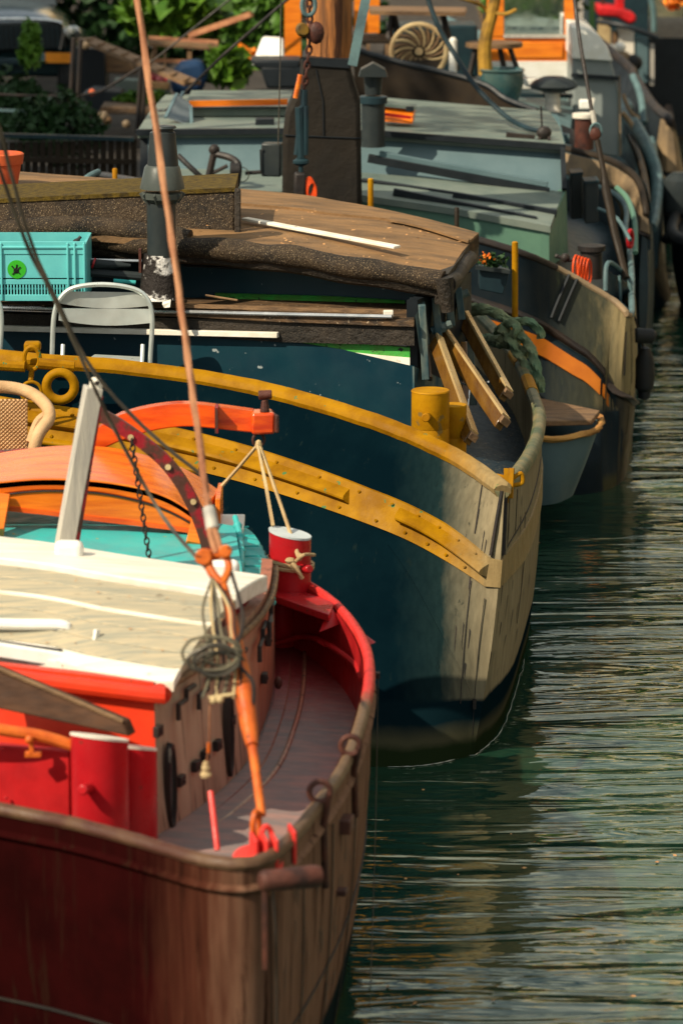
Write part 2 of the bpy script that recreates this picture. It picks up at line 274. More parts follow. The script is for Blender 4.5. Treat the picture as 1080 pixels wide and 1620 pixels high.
    def grid(s, rows, thick=None):
        """rows: list of equal-length point rows; thick: Vector, gives a closed slab"""
        m, n = len(rows), len(rows[0]); vs = [V(p) for r in rows for p in r]
        fs = [(i * n + j, i * n + j + 1, (i + 1) * n + j + 1, (i + 1) * n + j) for i in range(m - 1) for j in range(n - 1)]
        if thick is not None:
            t = V(thick); k = len(vs); vs += [v + t for v in vs[:k]]; fs += [tuple(k + q for q in reversed(f)) for f in fs]
            rim = [(0, j) for j in range(n - 1)] + [(i, n - 1) for i in range(m - 1)] + [(m - 1, j) for j in range(n - 1, 0, -1)] + [(i, 0) for i in range(m - 1, 0, -1)]
            ids = [i * n + j for i, j in rim]
            fs += [(a, b, b + k, a + k) for a, b in zip(ids, ids[1:] + ids[:1])]
        return s.add(vs, fs)
    def build(s, name, m, par=None, smooth=True, bevel=0.0, label=None, sub=0, ang=35):
        me = bpy.data.meshes.new(name); me.from_pydata([tuple(v) for v in s.v], [], s.f); me.update()
        bm = bmesh.new(); bm.from_mesh(me); bmesh.ops.recalc_face_normals(bm, faces=bm.faces); bm.to_mesh(me); bm.free()
        ms = m if isinstance(m, (list, tuple)) else [m]
        for x in ms: me.materials.append(M[x])
        o = bpy.data.objects.new(name, me); C.objects.link(o)
        if smooth:
            me.polygons.foreach_set('use_smooth', [True] * len(me.polygons))
            me.set_sharp_from_angle(angle=R(ang))
        if bevel:
            b = o.modifiers.new('b', 'BEVEL'); b.width = bevel; b.segments = 2; b.limit_method = 'ANGLE'; b.angle_limit = R(40)
        if sub:
            b = o.modifiers.new('s', 'SUBSURF'); b.levels = sub; b.render_levels = sub
        if label: o['label'] = label
        return parent(o, par)
def crv(pts, k=6, closed=False):
    pts = [V(p) for p in pts]; n = len(pts); out = []
    for i in range(n if closed else n - 1):
        if closed: a, b, c, d = pts[i - 1], pts[i], pts[(i + 1) % n], pts[(i + 2) % n]
        else: a, b, c, d = pts[max(i - 1, 0)], pts[i], pts[i + 1], pts[min(i + 2, n - 1)]
        for j in range(k):
            t = j / k; out.append(0.5 * ((2 * b) + (c - a) * t + (2 * a - 5 * b + 4 * c - d) * t * t + (3 * b - a - 3 * c + d) * t ** 3))
    if not closed: out.append(pts[-1].copy())
    return out
def dup(root, delta, label=None, rz=0.0):
    r = root.copy(); C.objects.link(r); r.location = root.location + V(delta); r.rotation_euler.z += rz
    if label: r['label'] = label
    def rec(src, dst):
        for ch in [c for c in bpy.data.objects if c.parent == src and c.name not in made]:
            c2 = ch.copy(); C.objects.link(c2); c2.parent = dst; made.add(c2.name); rec(ch, c2)
    made = set(); rec(root, r); return r
def ring(c, R_, r, ax=(0, 1, 0), seg=28, ss=8, sc=(1, 1)):
    ax = V(ax).normalized(); x = ax.orthogonal().normalized(); y = ax.cross(x); c = V(c)
    if abs(ax.z) < 0.5: y = V((0, 0, 1)); x = y.cross(ax).normalized()
    return [c + x * math.cos(2 * math.pi * k / seg) * R_ * sc[0] + y * math.sin(2 * math.pi * k / seg) * R_ * sc[1] for k in range(seg)]

class Hull:
    def __init__(s, keys, bulge=0.02):
        s.T = [V(a) for a, b in keys]; s.B = [V(b) for a, b in keys]; s.n = len(keys); s.bulge = bulge; s.sharp = None
    def cr(s, L, u):
        i = min(int(u), s.n - 2); t = u - i; lo, hi = 0, s.n - 1
        if s.sharp is not None:
            if u <= s.sharp: hi = s.sharp; i = min(i, s.sharp - 1); t = u - i
            else: lo = s.sharp
        a, b, c, d = L[max(i - 1, lo)], L[i], L[i + 1], L[min(i + 2, hi)]
        return 0.5 * ((2 * b) + (c - a) * t + (2 * a - 5 * b + 4 * c - d) * t * t + (3 * b - a - 3 * c + d) * t ** 3)
    def nrm(s, u):
        e = 0.05; a = s.cr(s.T, max(0, u - e)); b = s.cr(s.T, min(s.n - 1, u + e)); t = b - a; t.z = 0; t.normalize(); return V((t.y, -t.x, 0))
    def pos(s, u, t, off=0.0):
        p = s.cr(s.T, u).lerp(s.cr(s.B, u), t); tt = max(0, min(1, t))
        return p + s.nrm(u) * (off + s.bulge * math.sin(math.pi * tt))
    def skin(s, name, m, par, inner, deck_drop, per=6, im=None):
        us = [i / per for i in range((s.n - 1) * per + 1)]
        rows = [[s.pos(u, t) for u in us] for t in (0, .04, .1, .2, .3, .4, .5, .6, .7, .8, .9, 1.0, 1.25)]
        MB().grid(rows).build(name, m, par)
        MB().grid([[s.pos(u, 0, -inner) for u in us], [s.pos(u, 0, -inner) - V((0, 0, deck_drop + 0.02)) for u in us]]).build('bulwark', im or m, par)
    def rail(s, name, m, par, r, u0=0, u1=None, flat=0.8, dz=0.0, off=-0.01, per=8):
        u1 = s.n - 1 if u1 is None else u1; n = int((u1 - u0) * per) + 1
        MB().tube([s.pos(u0 + (u1 - u0) * i / (n - 1), 0, off) + V((0, 0, dz + 0.003 * mnoise.noise(V((i * 0.7, 0, 0))))) for i in range(n)], r, 10, flat=flat).build(name, m, par)
    def strip(s, name, m, par, us, tt, bb, th, seam=0, half=False, bevel=0.0):
        rows_o = []; n = len(us)
        prof = [(0, -0.004), (0.02, th), (0.98, th), (1, -0.004)] if not half else [(k / 8, math.sin(math.pi * k / 8) * th - 0.003) for k in range(9)]
        rows = [[s.pos(u, a + (b - a) * q, o) for u, a, b in zip(us, tt, bb)] for q, o in prof]
        mb = MB().grid(rows); w = len(us); k = len(rows)
        mb.f.append(tuple(i * w for i in range(k))); mb.f.append(tuple(i * w + w - 1 for i in range(k)))
        return mb.build(name, m, par)
    def deck(s, name, m, par, stem, drop, inset, n=24, umax=None):
        rows = []
        L0 = stem; L1 = s.n - 1 - stem
        for i in range(n + 1):
            a = s.pos(stem - L0 * i / n, 0, -inset) - V((0, 0, drop)); b = s.pos(stem + L1 * i / n, 0, -inset) - V((0, 0, drop))
            rows.append([a.lerp(b, k / 6) for k in range(7)])
        return MB().grid(rows).build(name, m, par)
def pix(p):
    v = V(p) - V((0, 0, H)); fw = v.y * math.cos(PT) - v.z * math.sin(PT)
    return 540 + F * v.x / fw, 810 - F * (v.y * math.sin(PT) + v.z * math.cos(PT)) / fw
def on_hull(h, px, py, u0, u1, off=0.0):
    best = None
    for i in range(81):
        u = u0 + (u1 - u0) * i / 80
        for j in range(41):
            a, b = pix(h.pos(u, j / 40)); e = (a - px) ** 2 + (b - py) ** 2
            if best is None or e < best[0]: best = (e, u, j / 40)
    return h.pos(best[1], best[2], off), h.nrm(best[1]), best[1]
def lin(a, b, n): return [a + (b - a) * i / (n - 1) for i in range(n)]

# ------------------------------------------------------------------ setting: water, quay, far banks
def water():
    m = bpy.data.materials.new('canal_water'); m.use_nodes = True; nt = m.node_tree; N = nt.nodes; L = nt.links
    b = N['Principled BSDF']; b.inputs['Base Color'].default_value = (0.010, 0.036, 0.022, 1); b.inputs['Roughness'].default_value = 0.04
    b.inputs['IOR'].default_value = 2.0; b.inputs['Specular Tint'].default_value = (1.0, 0.96, 0.68, 1); b.inputs['Specular IOR Level'].default_value = 1.0
    tc = N.new('ShaderNodeTexCoord')
    hs = []
    for sc, mx, my, w, dis, rot in ((1.0, 0.6, 2.6, 1.15, 1.0, 4), (1.0, 1.3, 6.2, 0.36, 1.4, -5), (1.0, 5.0, 19.0, 0.035, 0.8, 8), (1.0, 0.3, 0.7, 1.6, 0.6, 20)):
        mp = N.new('ShaderNodeMapping'); mp.inputs['Scale'].default_value = (mx, my, 1); mp.inputs['Rotation'].default_value = (0, 0, R(rot)); L.new(tc.outputs['Object'], mp.inputs[0])
        n = N.new('ShaderNodeTexNoise'); n.inputs['Scale'].default_value = sc; n.inputs['Detail'].default_value = 2.5; n.inputs['Roughness'].default_value = 0.5; n.inputs['Distortion'].default_value = dis
        L.new(mp.outputs[0], n.inputs[0]); q = N.new('ShaderNodeMath'); q.operation = 'MULTIPLY'; q.inputs[1].default_value = w; L.new(n.outputs['Fac'], q.inputs[0]); hs.append(q.outputs[0])
    acc = hs[0]
    for h in hs[1:]:
        q = N.new('ShaderNodeMath'); q.operation = 'ADD'; L.new(acc, q.inputs[0]); L.new(h, q.inputs[1]); acc = q.outputs[0]
    bn = N.new('ShaderNodeBump'); bn.inputs['Strength'].default_value = 1.0; bn.inputs['Distance'].default_value = 0.042; L.new(acc, bn.inputs['Height']); L.new(bn.outputs[0], b.inputs['Normal'])
    M['canal_water'] = m
    tag(MB().grid([[(-60, -20, 0), (14, -20, 0)], [(-60, 160, 0), (14, 160, 0)]]).build('canal_water', 'canal_water', None, False), 'dark green canal water with gold and pale blue ripples', kind='structure')
water()
tag(MB().box((0, 400, -2.5), 1200, 1200, 0.5).build('ground', 'paving', None, False), kind='structure')
QX = [(-16, -20), (-6.2, 12), (-3.6, 24.6), (0.2, 28.4), (1.6, 36), (2.0, 60), (2.0, 160), (-60, 160), (-60, -20)]
tag(MB().prism([(x, y, -2.0) for x, y in QX], (0, 0, 2.9)).build('quay', 'paving', None, False), kind='structure')

# ------------------------------------------------------------------ boat 1: the red barge in front
rb = thing('red_barge', 'dark red barge with chalky bow nearest the camera, orange cabin front and cream plank roof', 'barge', (-0.8, 11, 0))
def K(px, py, z, inset=0.08, rake=0):
    p = Pz(px, py, z); return p
t1 = [(V((-3.4, 11.2, 1.16)), V((-3.3, 11.35, 0))), (V((-1.95, 10.42, 1.13)), V((-1.9, 10.55, 0)))]
for (px, py, z, dx, dy) in [(0, 1282, 1.09, 0.0, 0.12), (120, 1306, 1.09, 0.0, .11), (230, 1336, 1.085, 0, .10), (330, 1364, 1.08, -.01, .10), (405, 1366, 1.08, -.02, .09), (455, 1338, 1.075, -.05, .07),
        (506, 1276, 1.07, -.07, .05), (554, 1202, 1.06, -.09, .04), (583, 1112, 1.05, -.09, .02), (588, 1052, 1.04, -.09, 0), (574, 1007, 1.04, -.08, -.02), (540, 962, 1.045, -.07, -.05), (494, 928, 1.06, -.05, -.08), (440, 903, 1.08, -.03, -.1)]:
    p = Pz(px, py, z); t1.append((p, V((p.x + dx, p.y + dy, 0))))
t1.append((V((-0.75, 13.9, 1.12)), V((-0.7, 13.8, 0))))
t1.append((V((-1.6, 14.3, 1.14)), V((-1.5, 14.2, 0))))
h1 = Hull(t1, 0.025)
h1.skin('hull', 'maroon_hull', rb, 0.035, 0.27, im='red_inner')
h1.rail('gunwale', 'maroon_rail', rb, 0.021, flat=0.95)
us = lin(1, 11, 60); h1.strip('rubbing_strake', 'maroon_hull', rb, us, [0.055] * 60, [0.085] * 60, 0.018, half=True)
us = lin(1, 12, 60); h1.strip('plate_seam', 'black_iron', rb, us, [0.56 - 0.0006 * i for i in range(60)], [0.567 - 0.0006 * i for i in range(60)], 0.006)
for u in (6.3, 7.4, 8.35, 9.2):
    MB().grid([[h1.pos(u, t, 0.004) for t in lin(.1, 1, 14)], [h1.pos(u + 0.02, t, 0.004) for t in lin(.1, 1, 14)]], V((0.003, -0.004, 0))).build('plate_seam', 'black_iron', rb)
h1.deck('deck', 'deck_red', rb, 8, 0.26, 0.03)
# cabin
base = [Pz(x, y, .8) for x, y in [(250, 1332), (330, 1272), (389, 1211), (420, 1140), (433, 1085), (437, 1020), (437, 960)]]
top = [Pz(x, y, 1.3) for x, y in [(243, 1080), (300, 1047), (360, 1004), (402, 966), (422, 936), (429, 910), (431, 885)]]
cb, ct = crv(base, 6), crv(top, 6)
MB().grid([ct, [a.lerp(b, .5) for a, b in zip(ct, cb)], cb], V((-0.04, 0.02, 0))).build('cabin_side', 'cabin_side', rb)
fl_t = V((-2.2, 11.28, 1.32)); fl_b = V((-2.2, 11.15, .8))
A, B = top[0], base[0]
MB().grid([[A, A.lerp(fl_t, .3), fl_t], [B, B.lerp(fl_b, .3), fl_b]], V((0.0, 0.04, 0))).build('cabin_front', 'bright_red', rb)
up = [A + V((0.0, -0.03, -0.012)), fl_t + V((0, -0.03, -0.012))]
MB().tube(crv([fl_t + V((0, -.02, -.03)), A.lerp(fl_t, .5) + V((0, -.022, -.03)), A + V((-.03, -.024, -.03)), A + V((.012, -.012, -.03)), A + V((.03, .03, -.028))], 6), 0.027, 10).build('eave_moulding', 'bright_red', rb)
MB().tube([p + V((.012, -.008, -.03)) for p in ct[3:]], 0.012, 8).build('eave_moulding', 'old_wood', rb)
for off in (0.05, 0.11): MB().tube([Pz(x + off * 200 + (y - 1200) * -.02 * 0, y, .803) for x, y in []] or [p + V((off, -off * .25, 0.004)) for p in cb], 0.008, 6).build('deck_batten', 'cabin_side', rb)
MB().grid([[p + V((.01, -.005, 0.002)) for p in cb], [p + V((.055, -.018, 0.002)) for p in cb]], V((0, 0, 0.012))).build('waterway_strip', 'deck_red', rb)
# plank roof: every plank its own part, following the camber
fr = [V((-2.2, 11.2, 1.325)), Pz(0, 1034, 1.312), Pz(150, 1061, 1.306), Pz(262, 1079, 1.30), Pz(300, 1049, 1.302)]
bk = [V((-2.2, 12.45, 1.40)), Pz(0, 870, 1.395), Pz(150, 893, 1.385), Pz(300, 914, 1.365), Pz(424, 933, 1.335)]
fr2 = crv([fr[0], fr[1], fr[2], fr[3]], 8); bk2 = crv([bk[0], bk[1], bk[2].lerp(bk[3], .4), bk[4]], 8)
fr2[-1] = Pz(275, 1078, 1.302)
def roofpt(s, j):
    a, b = fr2[j], bk2[j]; p = a.lerp(b, s); p.z += 0.075 * math.sin(math.pi * min(1, s * 0.9)) ** 0.8; return p
cuts = [0, .075, .17, .28, .40, .52, .645]
for i in range(len(cuts) - 1):
    s0, s1 = cuts[i] + .004, cuts[i + 1] - .004
    MB().grid([[roofpt(s0 + (s1 - s0) * q / 3, j) for j in range(len(fr2))] for q in range(4)], V((0, 0, -0.03))).build('roof_plank', 'cream' if i == 0 else 'roof_plank', rb, bevel=0.003)
MB().grid([[roofpt(.648 + .35 * q / 4, j) + V((0, 0, .022)) for j in range(len(fr2))] for q in range(5)], V((0, 0, -0.06))).build('roof_edge_board', 'cream', rb, bevel=0.006, label='broad cream board along the back of the roof')
MB().grid([[roofpt(.37, j) + V((0, 0, .006)) for j in range(len(fr2))], [roofpt(.385, j) + V((0, 0, .006)) for j in range(len(fr2))]], V((0, 0, -.01))).build('roof_seam', 'white_paint', rb)
MB().grid([[roofpt(.0, j) + V((0, -.012, -.0)) for j in range(len(fr2))], [roofpt(0, j) + V((0, -.012, -.03)) for j in range(len(fr2))]], V((0, .01, 0))).build('roof_fascia', 'white_paint', rb)
# white handrail and sticks on the roof
m = MB(); m.tube(crv([P(-120, 975, 11.1), P(0, 987, 11.1), P(95, 989, 11.1), P(106, 997, 11.1)], 5), 0.019, 10).build('handrail', 'white', rb)
MB().tube([P(103, 990, 11.1), P(103, 1044, 11.0)], 0.008, 8).build('handrail_post', 'old_wood', rb)
MB().beam(P(-60, 1018, 10.95), P(140, 1050, 10.9), .03, .045).build('skylight_bar', 'white', rb, bevel=.004)
MB().beam(P(-60, 1010, 10.98), P(98, 1032, 10.94), .012, .02).build('skylight_bar', 'black_iron', rb)
for (x, y, x2, y2, Y) in ((154, 996, 146, 1052, 11.0), (262, 918, 260, 955, 11.75)):
    MB().beam(P(x, y, Y), P(x2, y2, Y - .02), .012, .018).build('roof_pin', 'white', rb)
for (x, y, w, hh, Y) in ((110, 884, .10, .13, 11.80), (352, 905, .12, .09, 11.98)):
    MB().box(P(x, y, Y), w, .06, hh, rz=-.12).build('post_foot', 'white', rb, bevel=.02)
# fittings on the cabin side (positions follow the side wall)
def side(s, z, off=0.0):
    i = s * (len(cb) - 1); k = min(int(i), len(cb) - 2); f = i - k
    b = cb[k].lerp(cb[k + 1], f); t = ct[k].lerp(ct[k + 1], f); d = (cb[k + 1] - cb[k]).normalized(); n = V((d.y, -d.x, 0))
    q = (z - .8) / .5; return b.lerp(t, q) + n * off, d, n
def side_at(px, py):
    best = None
    for i in range(61):
        for j in range(41):
            p, d, n = side(i / 60, .8 + .5 * j / 40, .0); v = p - V((0, 0, H)); fw = v.y * math.cos(PT) - v.z * math.sin(PT)
            uu = 540 + F * v.x / fw; ww = 810 - F * (v.y * math.sin(PT) + v.z * math.cos(PT)) / fw; e = (uu - px) ** 2 + (ww - py) ** 2
            if best is None or e < best[0]: best = (e, i / 60, .8 + .5 * j / 40)
    return best[1], best[2]
for (px, py, rz_) in ((263, 1245, .155), (357, 1160, .14)):
    s_, z_ = side_at(px, py); p, d, n = side(s_, z_, .0)
    m = MB(); m.lathe(p - n * .0, [(.01, .012), (.118, .012), (.13, .022), (.145, .022), (.15, .0)], ax=n, seg=28, cap=False); m.v = [q - d * ((q - p).dot(d) * .8) for q in m.v]
    o = m.build('porthole', 'black_iron', rb); 
    m = MB().lathe(p, [(0.001, .0135), (.117, .0135)], ax=n, seg=28, cap=False); m.v = [q - d * ((q - p).dot(d) * .8) for q in m.v]; m.build('glass', 'glass_dark', o)
def hook(px, py, w, hh):
    s_, z_ = side_at(px, py); p, d, n = side(s_, z_, .02)
    MB().tube([p - d * w + V((0, 0, -hh)), p - d * w, p, p + V((0, 0, hh * .6)), p + d * w + V((0, 0, hh * .6))], .009, 6).build('eave_hook', 'black_iron', rb)
for a in ((285, 1108, .07, .05), (322, 1088, .09, .045), (372, 1052, .10, .05), (405, 1010, .12, .05), (420, 975, .12, .05)): hook(*a)
for (px, py) in ((283, 1232), (304, 1213), (322, 1196), (341, 1180), (363, 1142), (414, 1073), (243, 1156), (420, 1012)):
    s_, z_ = side_at(px, py); p, d, n = side(s_, z_, .012)
    m = MB(); m.box(p, .045, .02, .035, ax=(d, n, V((0, 0, 1)))); m.lathe(p + n * .008, [(.007, 0), (.007, .006)], ax=n, seg=8)
    m.build('eye_bracket', 'black_iron', rb, bevel=.004)
s_, z_ = side_at(426, 1080); p, d, n = side(s_, z_, .03); MB().ball(p, .015, sc=(1, 1, 1.6)).build('lamp_knob', 'rust_iron', rb)
# rail-side fittings seen past the bow rail: two tall ring bolts, brackets, roller
for (px, py, ex, ey, r) in ((553, 1203, 556, 1290, .03), (507, 1275, 511, 1405, .032)):
    c, n_, u_ = on_hull(h1, px, py, 8, 13, .012); e, n2, _ = on_hull(h1, ex, ey, 8, 13, .012); c = c + V((-.012, -.0, .048))
    d_ = (h1.pos(u_ + .05, 0) - h1.pos(u_ - .05, 0)).normalized(); f_ = (n_ - d_ * .9).normalized()
    m = MB(); m.tube(ring(c, r, .008, ax=(.1, -1, 0)), .0095, 8, closed=True); m.tube([c + V((r * .9, 0, -.004)), c.lerp(e, .35) + n_ * .006, e], .0105, 8)
    m.build('ring_bolt', 'rust_iron', rb)
for (px, py, a, b_, hh) in ((538, 1303, .085, .05, .045), (533, 1411, .05, .04, .018), (533, 1426, .06, .04, .02), (540, 1352, .012, .03, .06)):
    c, n_, u_ = on_hull(h1, px, py, 8, 13, .01); MB().box(c, a, b_, hh, ax=((V((n_.y, -n_.x, 0))), n_, V((0, 0, 1)))).build('hull_bracket', 'rust_iron', rb, bevel=.004)
a, b_ = P(413, 1394, 9.42), P(505, 1386, 9.5); dd = (b_ - a).normalized()
MB().lathe(a, [(.02, -.004), (.026, .0), (.031, .01), (.034, (b_ - a).length - .015), (.03, (b_ - a).length)], ax=dd, seg=20).build('bow_roller', 'rust_iron', rb)
MB().box(P(419, 1460, 9.46), .016, .02, .28).build('stem_bar', 'rust_iron', rb, bevel=.003)
MB().tube(crv([P(431, 1400, 9.44), P(436, 1470, 9.46), P(437, 1540, 9.5), P(438, 1640, 9.55)], 5), .004, 6).build('drain_line', 'black_iron', rb)
# chain plate and bow ring of pink red steel
c = P(412, 1345, 9.66)
MB().lathe(c + V((-.01, -.02, -.045)), [(.075, 0), (.075, .028)], ax=(0.1, -.35, 1), seg=24).build('chain_plate', 'pink_red', rb, bevel=.004)
for dx in (-.018, .012, .04): MB().box(c + V((dx, -.035, .0)), .012, .09, .11, rz=.2).build('plate_rib', 'pink_red', rb, bevel=.004)
MB().box(P(462, 1335, 9.75), .012, .09, .10, rz=.2).build('plate_rib', 'pink_red', rb, bevel=.004)
MB().tube([P(333, 1252, 10.05), P(344, 1345, 9.95)], .0085, 8).build('deck_pin', 'pink_red', rb)
# stay with rigging screw
st = MB().tube([P(414, 1290, 9.72), P(402, 1200, 9.86), P(396, 1160, 9.93)], [.013, .014, .014], 12).build('rigging_screw', 'orange_steel', rb, label='orange painted rigging screw of the forestay')
MB().tube([P(399, 1180, 9.89), P(394, 1150, 9.95), P(384, 1080, 10.05), P(374, 1030, 10.12), P(371, 1000, 10.17)], [.018, .026, .030, .026, .018], 14).build('barrel', 'orange_steel', st)
MB().tube([P(371, 1005, 10.16), P(362, 960, 10.25), P(350, 915, 10.32)], [.019, .017, .013], 12).build('screw_rod', 'orange_steel', st)
MB().tube(crv([P(350, 925, 10.3), P(332, 900, 10.33), P(328, 872, 10.37)], 5), [.014] * 11, 10).build('fork', 'orange_steel', st)
MB().tube(crv([P(350, 925, 10.3), P(362, 900, 10.34), P(356, 872, 10.38)], 5), [.012] * 11, 10).build('fork', 'orange_steel', st)
MB().tube([P(320, 880, 10.38), P(364, 875, 10.38)], .017, 12).build('fork_pin', 'orange_steel', st)
m = MB(); m.lathe(P(322, 881, 10.34), [(.026, -.02), (.026, .02)], ax=(0, -1, .2), seg=16); m.lathe(P(357, 872, 10.36), [(.02, -.02), (.02, .02)], ax=(0, -1, .2), seg=16); m.build('pin_nut', 'orange_steel', st, bevel=.004)
m = MB(); m.tube(crv([P(342, 875, 10.37), P(333, 845, 10.4), P(333, 832, 10.42)], 4), .010, 8); m.tube(crv([P(352, 885, 10.37), P(343, 848, 10.4), P(336, 832, 10.42)], 4), .010, 8); m.build('toggle', 'rope_brown', st)
MB().tube([P(337, 838, 10.42), P(330, 802, 10.46)], [.022, .019], 14).build('socket', 'grey_wood', st, bevel=.004)
MB().tube(crv([P(330, 805, 10.46), P(318, 720, 10.56), P(272, 380, 10.98), P(216, -10, 11.45), P(170, -330, 11.85)], 10), .0105, 8, lobes=3, twist=120).build('stay_rope', 'rope_brown', rb, label='thick reddish brown stay rope running up out of the picture')
m = MB(); m.tube(ring(P(405, 1305, 9.7), .027, .008, ax=(.9, -.4, .1), sc=(.8, 1.5)), .0085, 8, closed=True); m.build('shackle', 'orange_steel', st)
m = MB(); m.tube(ring(P(421, 1330, 9.66), .027, .008, ax=(.5, -.9, .1), sc=(.7, 1.6)), .0085, 8, closed=True); m.build('shackle', 'pink_red', st)
# thin grey wires crossing the picture on the left
for pts in ([(-40, 60, 10.6), (0, 205, 10.8), (45, 370, 10.95), (90, 475, 11.1), (150, 590, 11.2), (240, 687, 11.25), (324, 755, 11.3)], [(-30, 180, 10.6), (40, 380, 10.8), (85, 470, 10.9), (155, 625, 11.0), (190, 695, 11.1), (258, 817, 11.1), (332, 905, 10.5)]):
    MB().tube(crv([P(*q) for q in pts], 5), .0062, 6, lobes=3, twist=200).build('shroud_wire', 'wire', rb)
# coils hanging on the rigging screw
rc = thing('rope_coil', 'tangled dark wire and rope coil hung on the orange rigging screw', 'rope', P(350, 1050, 10.05))
random.seed(3)
for i in range(7):
    c = P(340 + random.uniform(-10, 14), 1042 + random.uniform(-12, 14), 10.02 + random.uniform(-.03, .03)); rr = random.uniform(.055, .085)
    MB().tube([q + V((random.uniform(-.003, .003), 0, 0)) for q in ring(c, rr, .01, ax=(random.uniform(-.5, .5), -1, random.uniform(-.3, .5)), sc=(1, random.uniform(.55, .8)), seg=30)], .0048, 6, closed=True).build('loop', 'rope_dark' if i % 3 else 'wire', rc)
for i in range(6):
    x = 328 + i * 9; dx = random.uniform(-8, 8)
    MB().tube(crv([P(336, 915, 10.28), P(x - 4 + dx, 960, 10.2), P(x + dx, 1000, 10.12), P(x + 8, 1050, 10.05), P(x + random.uniform(-10, 10), 1105, 10.0)], 5), .0045, 6).build('rope_strand', ('rope_dark', 'rope_tan', 'black_iron')[i % 3], rc)
MB().tube(crv([P(366, 905, 10.3), P(385, 980, 10.15), P(372, 1040, 10.05), P(400, 1080, 10.0), P(398, 1130, 9.98)], 6), .006, 6).build('rope_strand', 'black_iron', rc)
pc = thing('pull_cord', 'thin cord with pale yellow bell-shaped handle hanging beside the rigging screw', 'cord', P(328, 1215, 10.1))
m = MB(); m.tube([P(332, 1110, 10.02), P(331, 1180, 10.05), P(327, 1205, 10.08)], .0028, 6).build('cord', 'rope_brown', pc)
MB().tube([P(331, 1175, 10.05), P(330, 1190, 10.055)], .006, 8).build('clip', 'orange_steel', pc)
MB().lathe(P(326, 1229, 10.08), [(.016, 0), (.018, .008), (.012, .018), (.014, .03), (.010, .036), (.009, .046), (.004, .05)], seg=16).build('handle', 'rope_tan', pc)
m = MB(); m.tube([P(330, 1104, 10.0), P(372, 1098, 10.0)], .006, 8); m.ball(P(338, 1108, 9.98), .012); m.ball(P(348, 1107, 9.98), .012); m.build('cleat', 'rope_tan', pc)

# bollards at the near rail
def slant_bollard(name, par, c, r, h, m, cap, slant, peg=None, drop=.0, seg=32):
    """c = base centre; slant = (dx, dy) rise of the cut top"""
    n = seg; vs = []
    for k in range(n):
        a = 2 * math.pi * k / n; x, y = r * math.cos(a), r * math.sin(a); vs.append(V(c) + V((x, y, 0)))
    for k in range(n):
        a = 2 * math.pi * k / n; x, y = r * math.cos(a), r * math.sin(a); vs.append(V(c) + V((x, y, h + slant[0] * x / r + slant[1] * y / r)))
    mb = MB().add(vs, [(k, (k + 1) % n, n + (k + 1) % n, n + k) for k in range(n)] + [tuple(range(n - 1, -1, -1))])
    o = mb.build(name, m, par, bevel=0)
    topv = [v + V((0, 0, .0)) for v in vs[n:]]; cc = sum(topv, V((0, 0, 0))) / n
    out = [cc + (v - cc) * 1.02 for v in topv]; MB().prism(out, (0, 0, .008)).build('cap', cap, o)
    if peg:
        MB().tube([V(c) + V((peg[0] * r * .8, peg[1] * r * .8, peg[2])), V(c) + V((peg[0] * (r + .06), peg[1] * (r + .06), peg[2] + .012))], [.016, .017], 12).build('peg', m, o, bevel=.005)
    return o
slant_bollard('bollard', rb, P(160, 1330, 10.32), .089, .33, 'red', 'cream', (-.012, -.022), (-.30, -.95, .195))
slant_bollard('bollard', rb, P(209, 1332, 10.52), .082, .31, 'red', 'cream', (-.010, -.021))
MB().box(P(20, 1236, 10.45), .40, .03, .24, rz=-.33).build('bulwark_panel', 'red_inner', rb, bevel=.004)
MB().box(P(105, 1250, 10.44), .11, .03, .235, rz=-.33).build('bulwark_panel', 'red_inner', rb, bevel=.004)
for (x, y) in ((4, 1185), (66, 1282), (10, 1262)): MB().ball(P(x, y, 10.42), .006, 8).build('rivet', 'red_inner', rb)
m = MB().tube(crv([P(-90, 1130, 10.35), P(0, 1154, 10.35), P(60, 1163, 10.35), P(118, 1180, 10.35)], 4), .019, 10).build('pole', 'orange_steel', rb, label='rusty yellow pole lying behind the near rail')
m = MB(); m.beam(P(50, 1165, 10.33), P(50, 1192, 10.33), .014, .014); m.box(P(53, 1193, 10.33), .05, .03, .012); m.ball(P(47, 1170, 10.31), .014); m.build('pole_clamp', 'orange_steel', rb)
gp = [P(-80, 1030, 10.62), P(0, 1062, 10.58), P(195, 1143, 10.42), P(205, 1166, 10.40), P(0, 1122, 10.5), P(-80, 1105, 10.55)]
tag(MB().prism(gp, (0.02, .05, .0)).build('leeboard', 'board_brown', rb, bevel=.006), 'dark brown board slanting down to the near red bollards')
MB().tube(crv([gp[0] + V((0, 0, .008)), gp[1] + V((0, 0, .008)), gp[2] + V((0, 0, .004))], 4), .008, 6).build('board_edge', 'old_wood', rb)

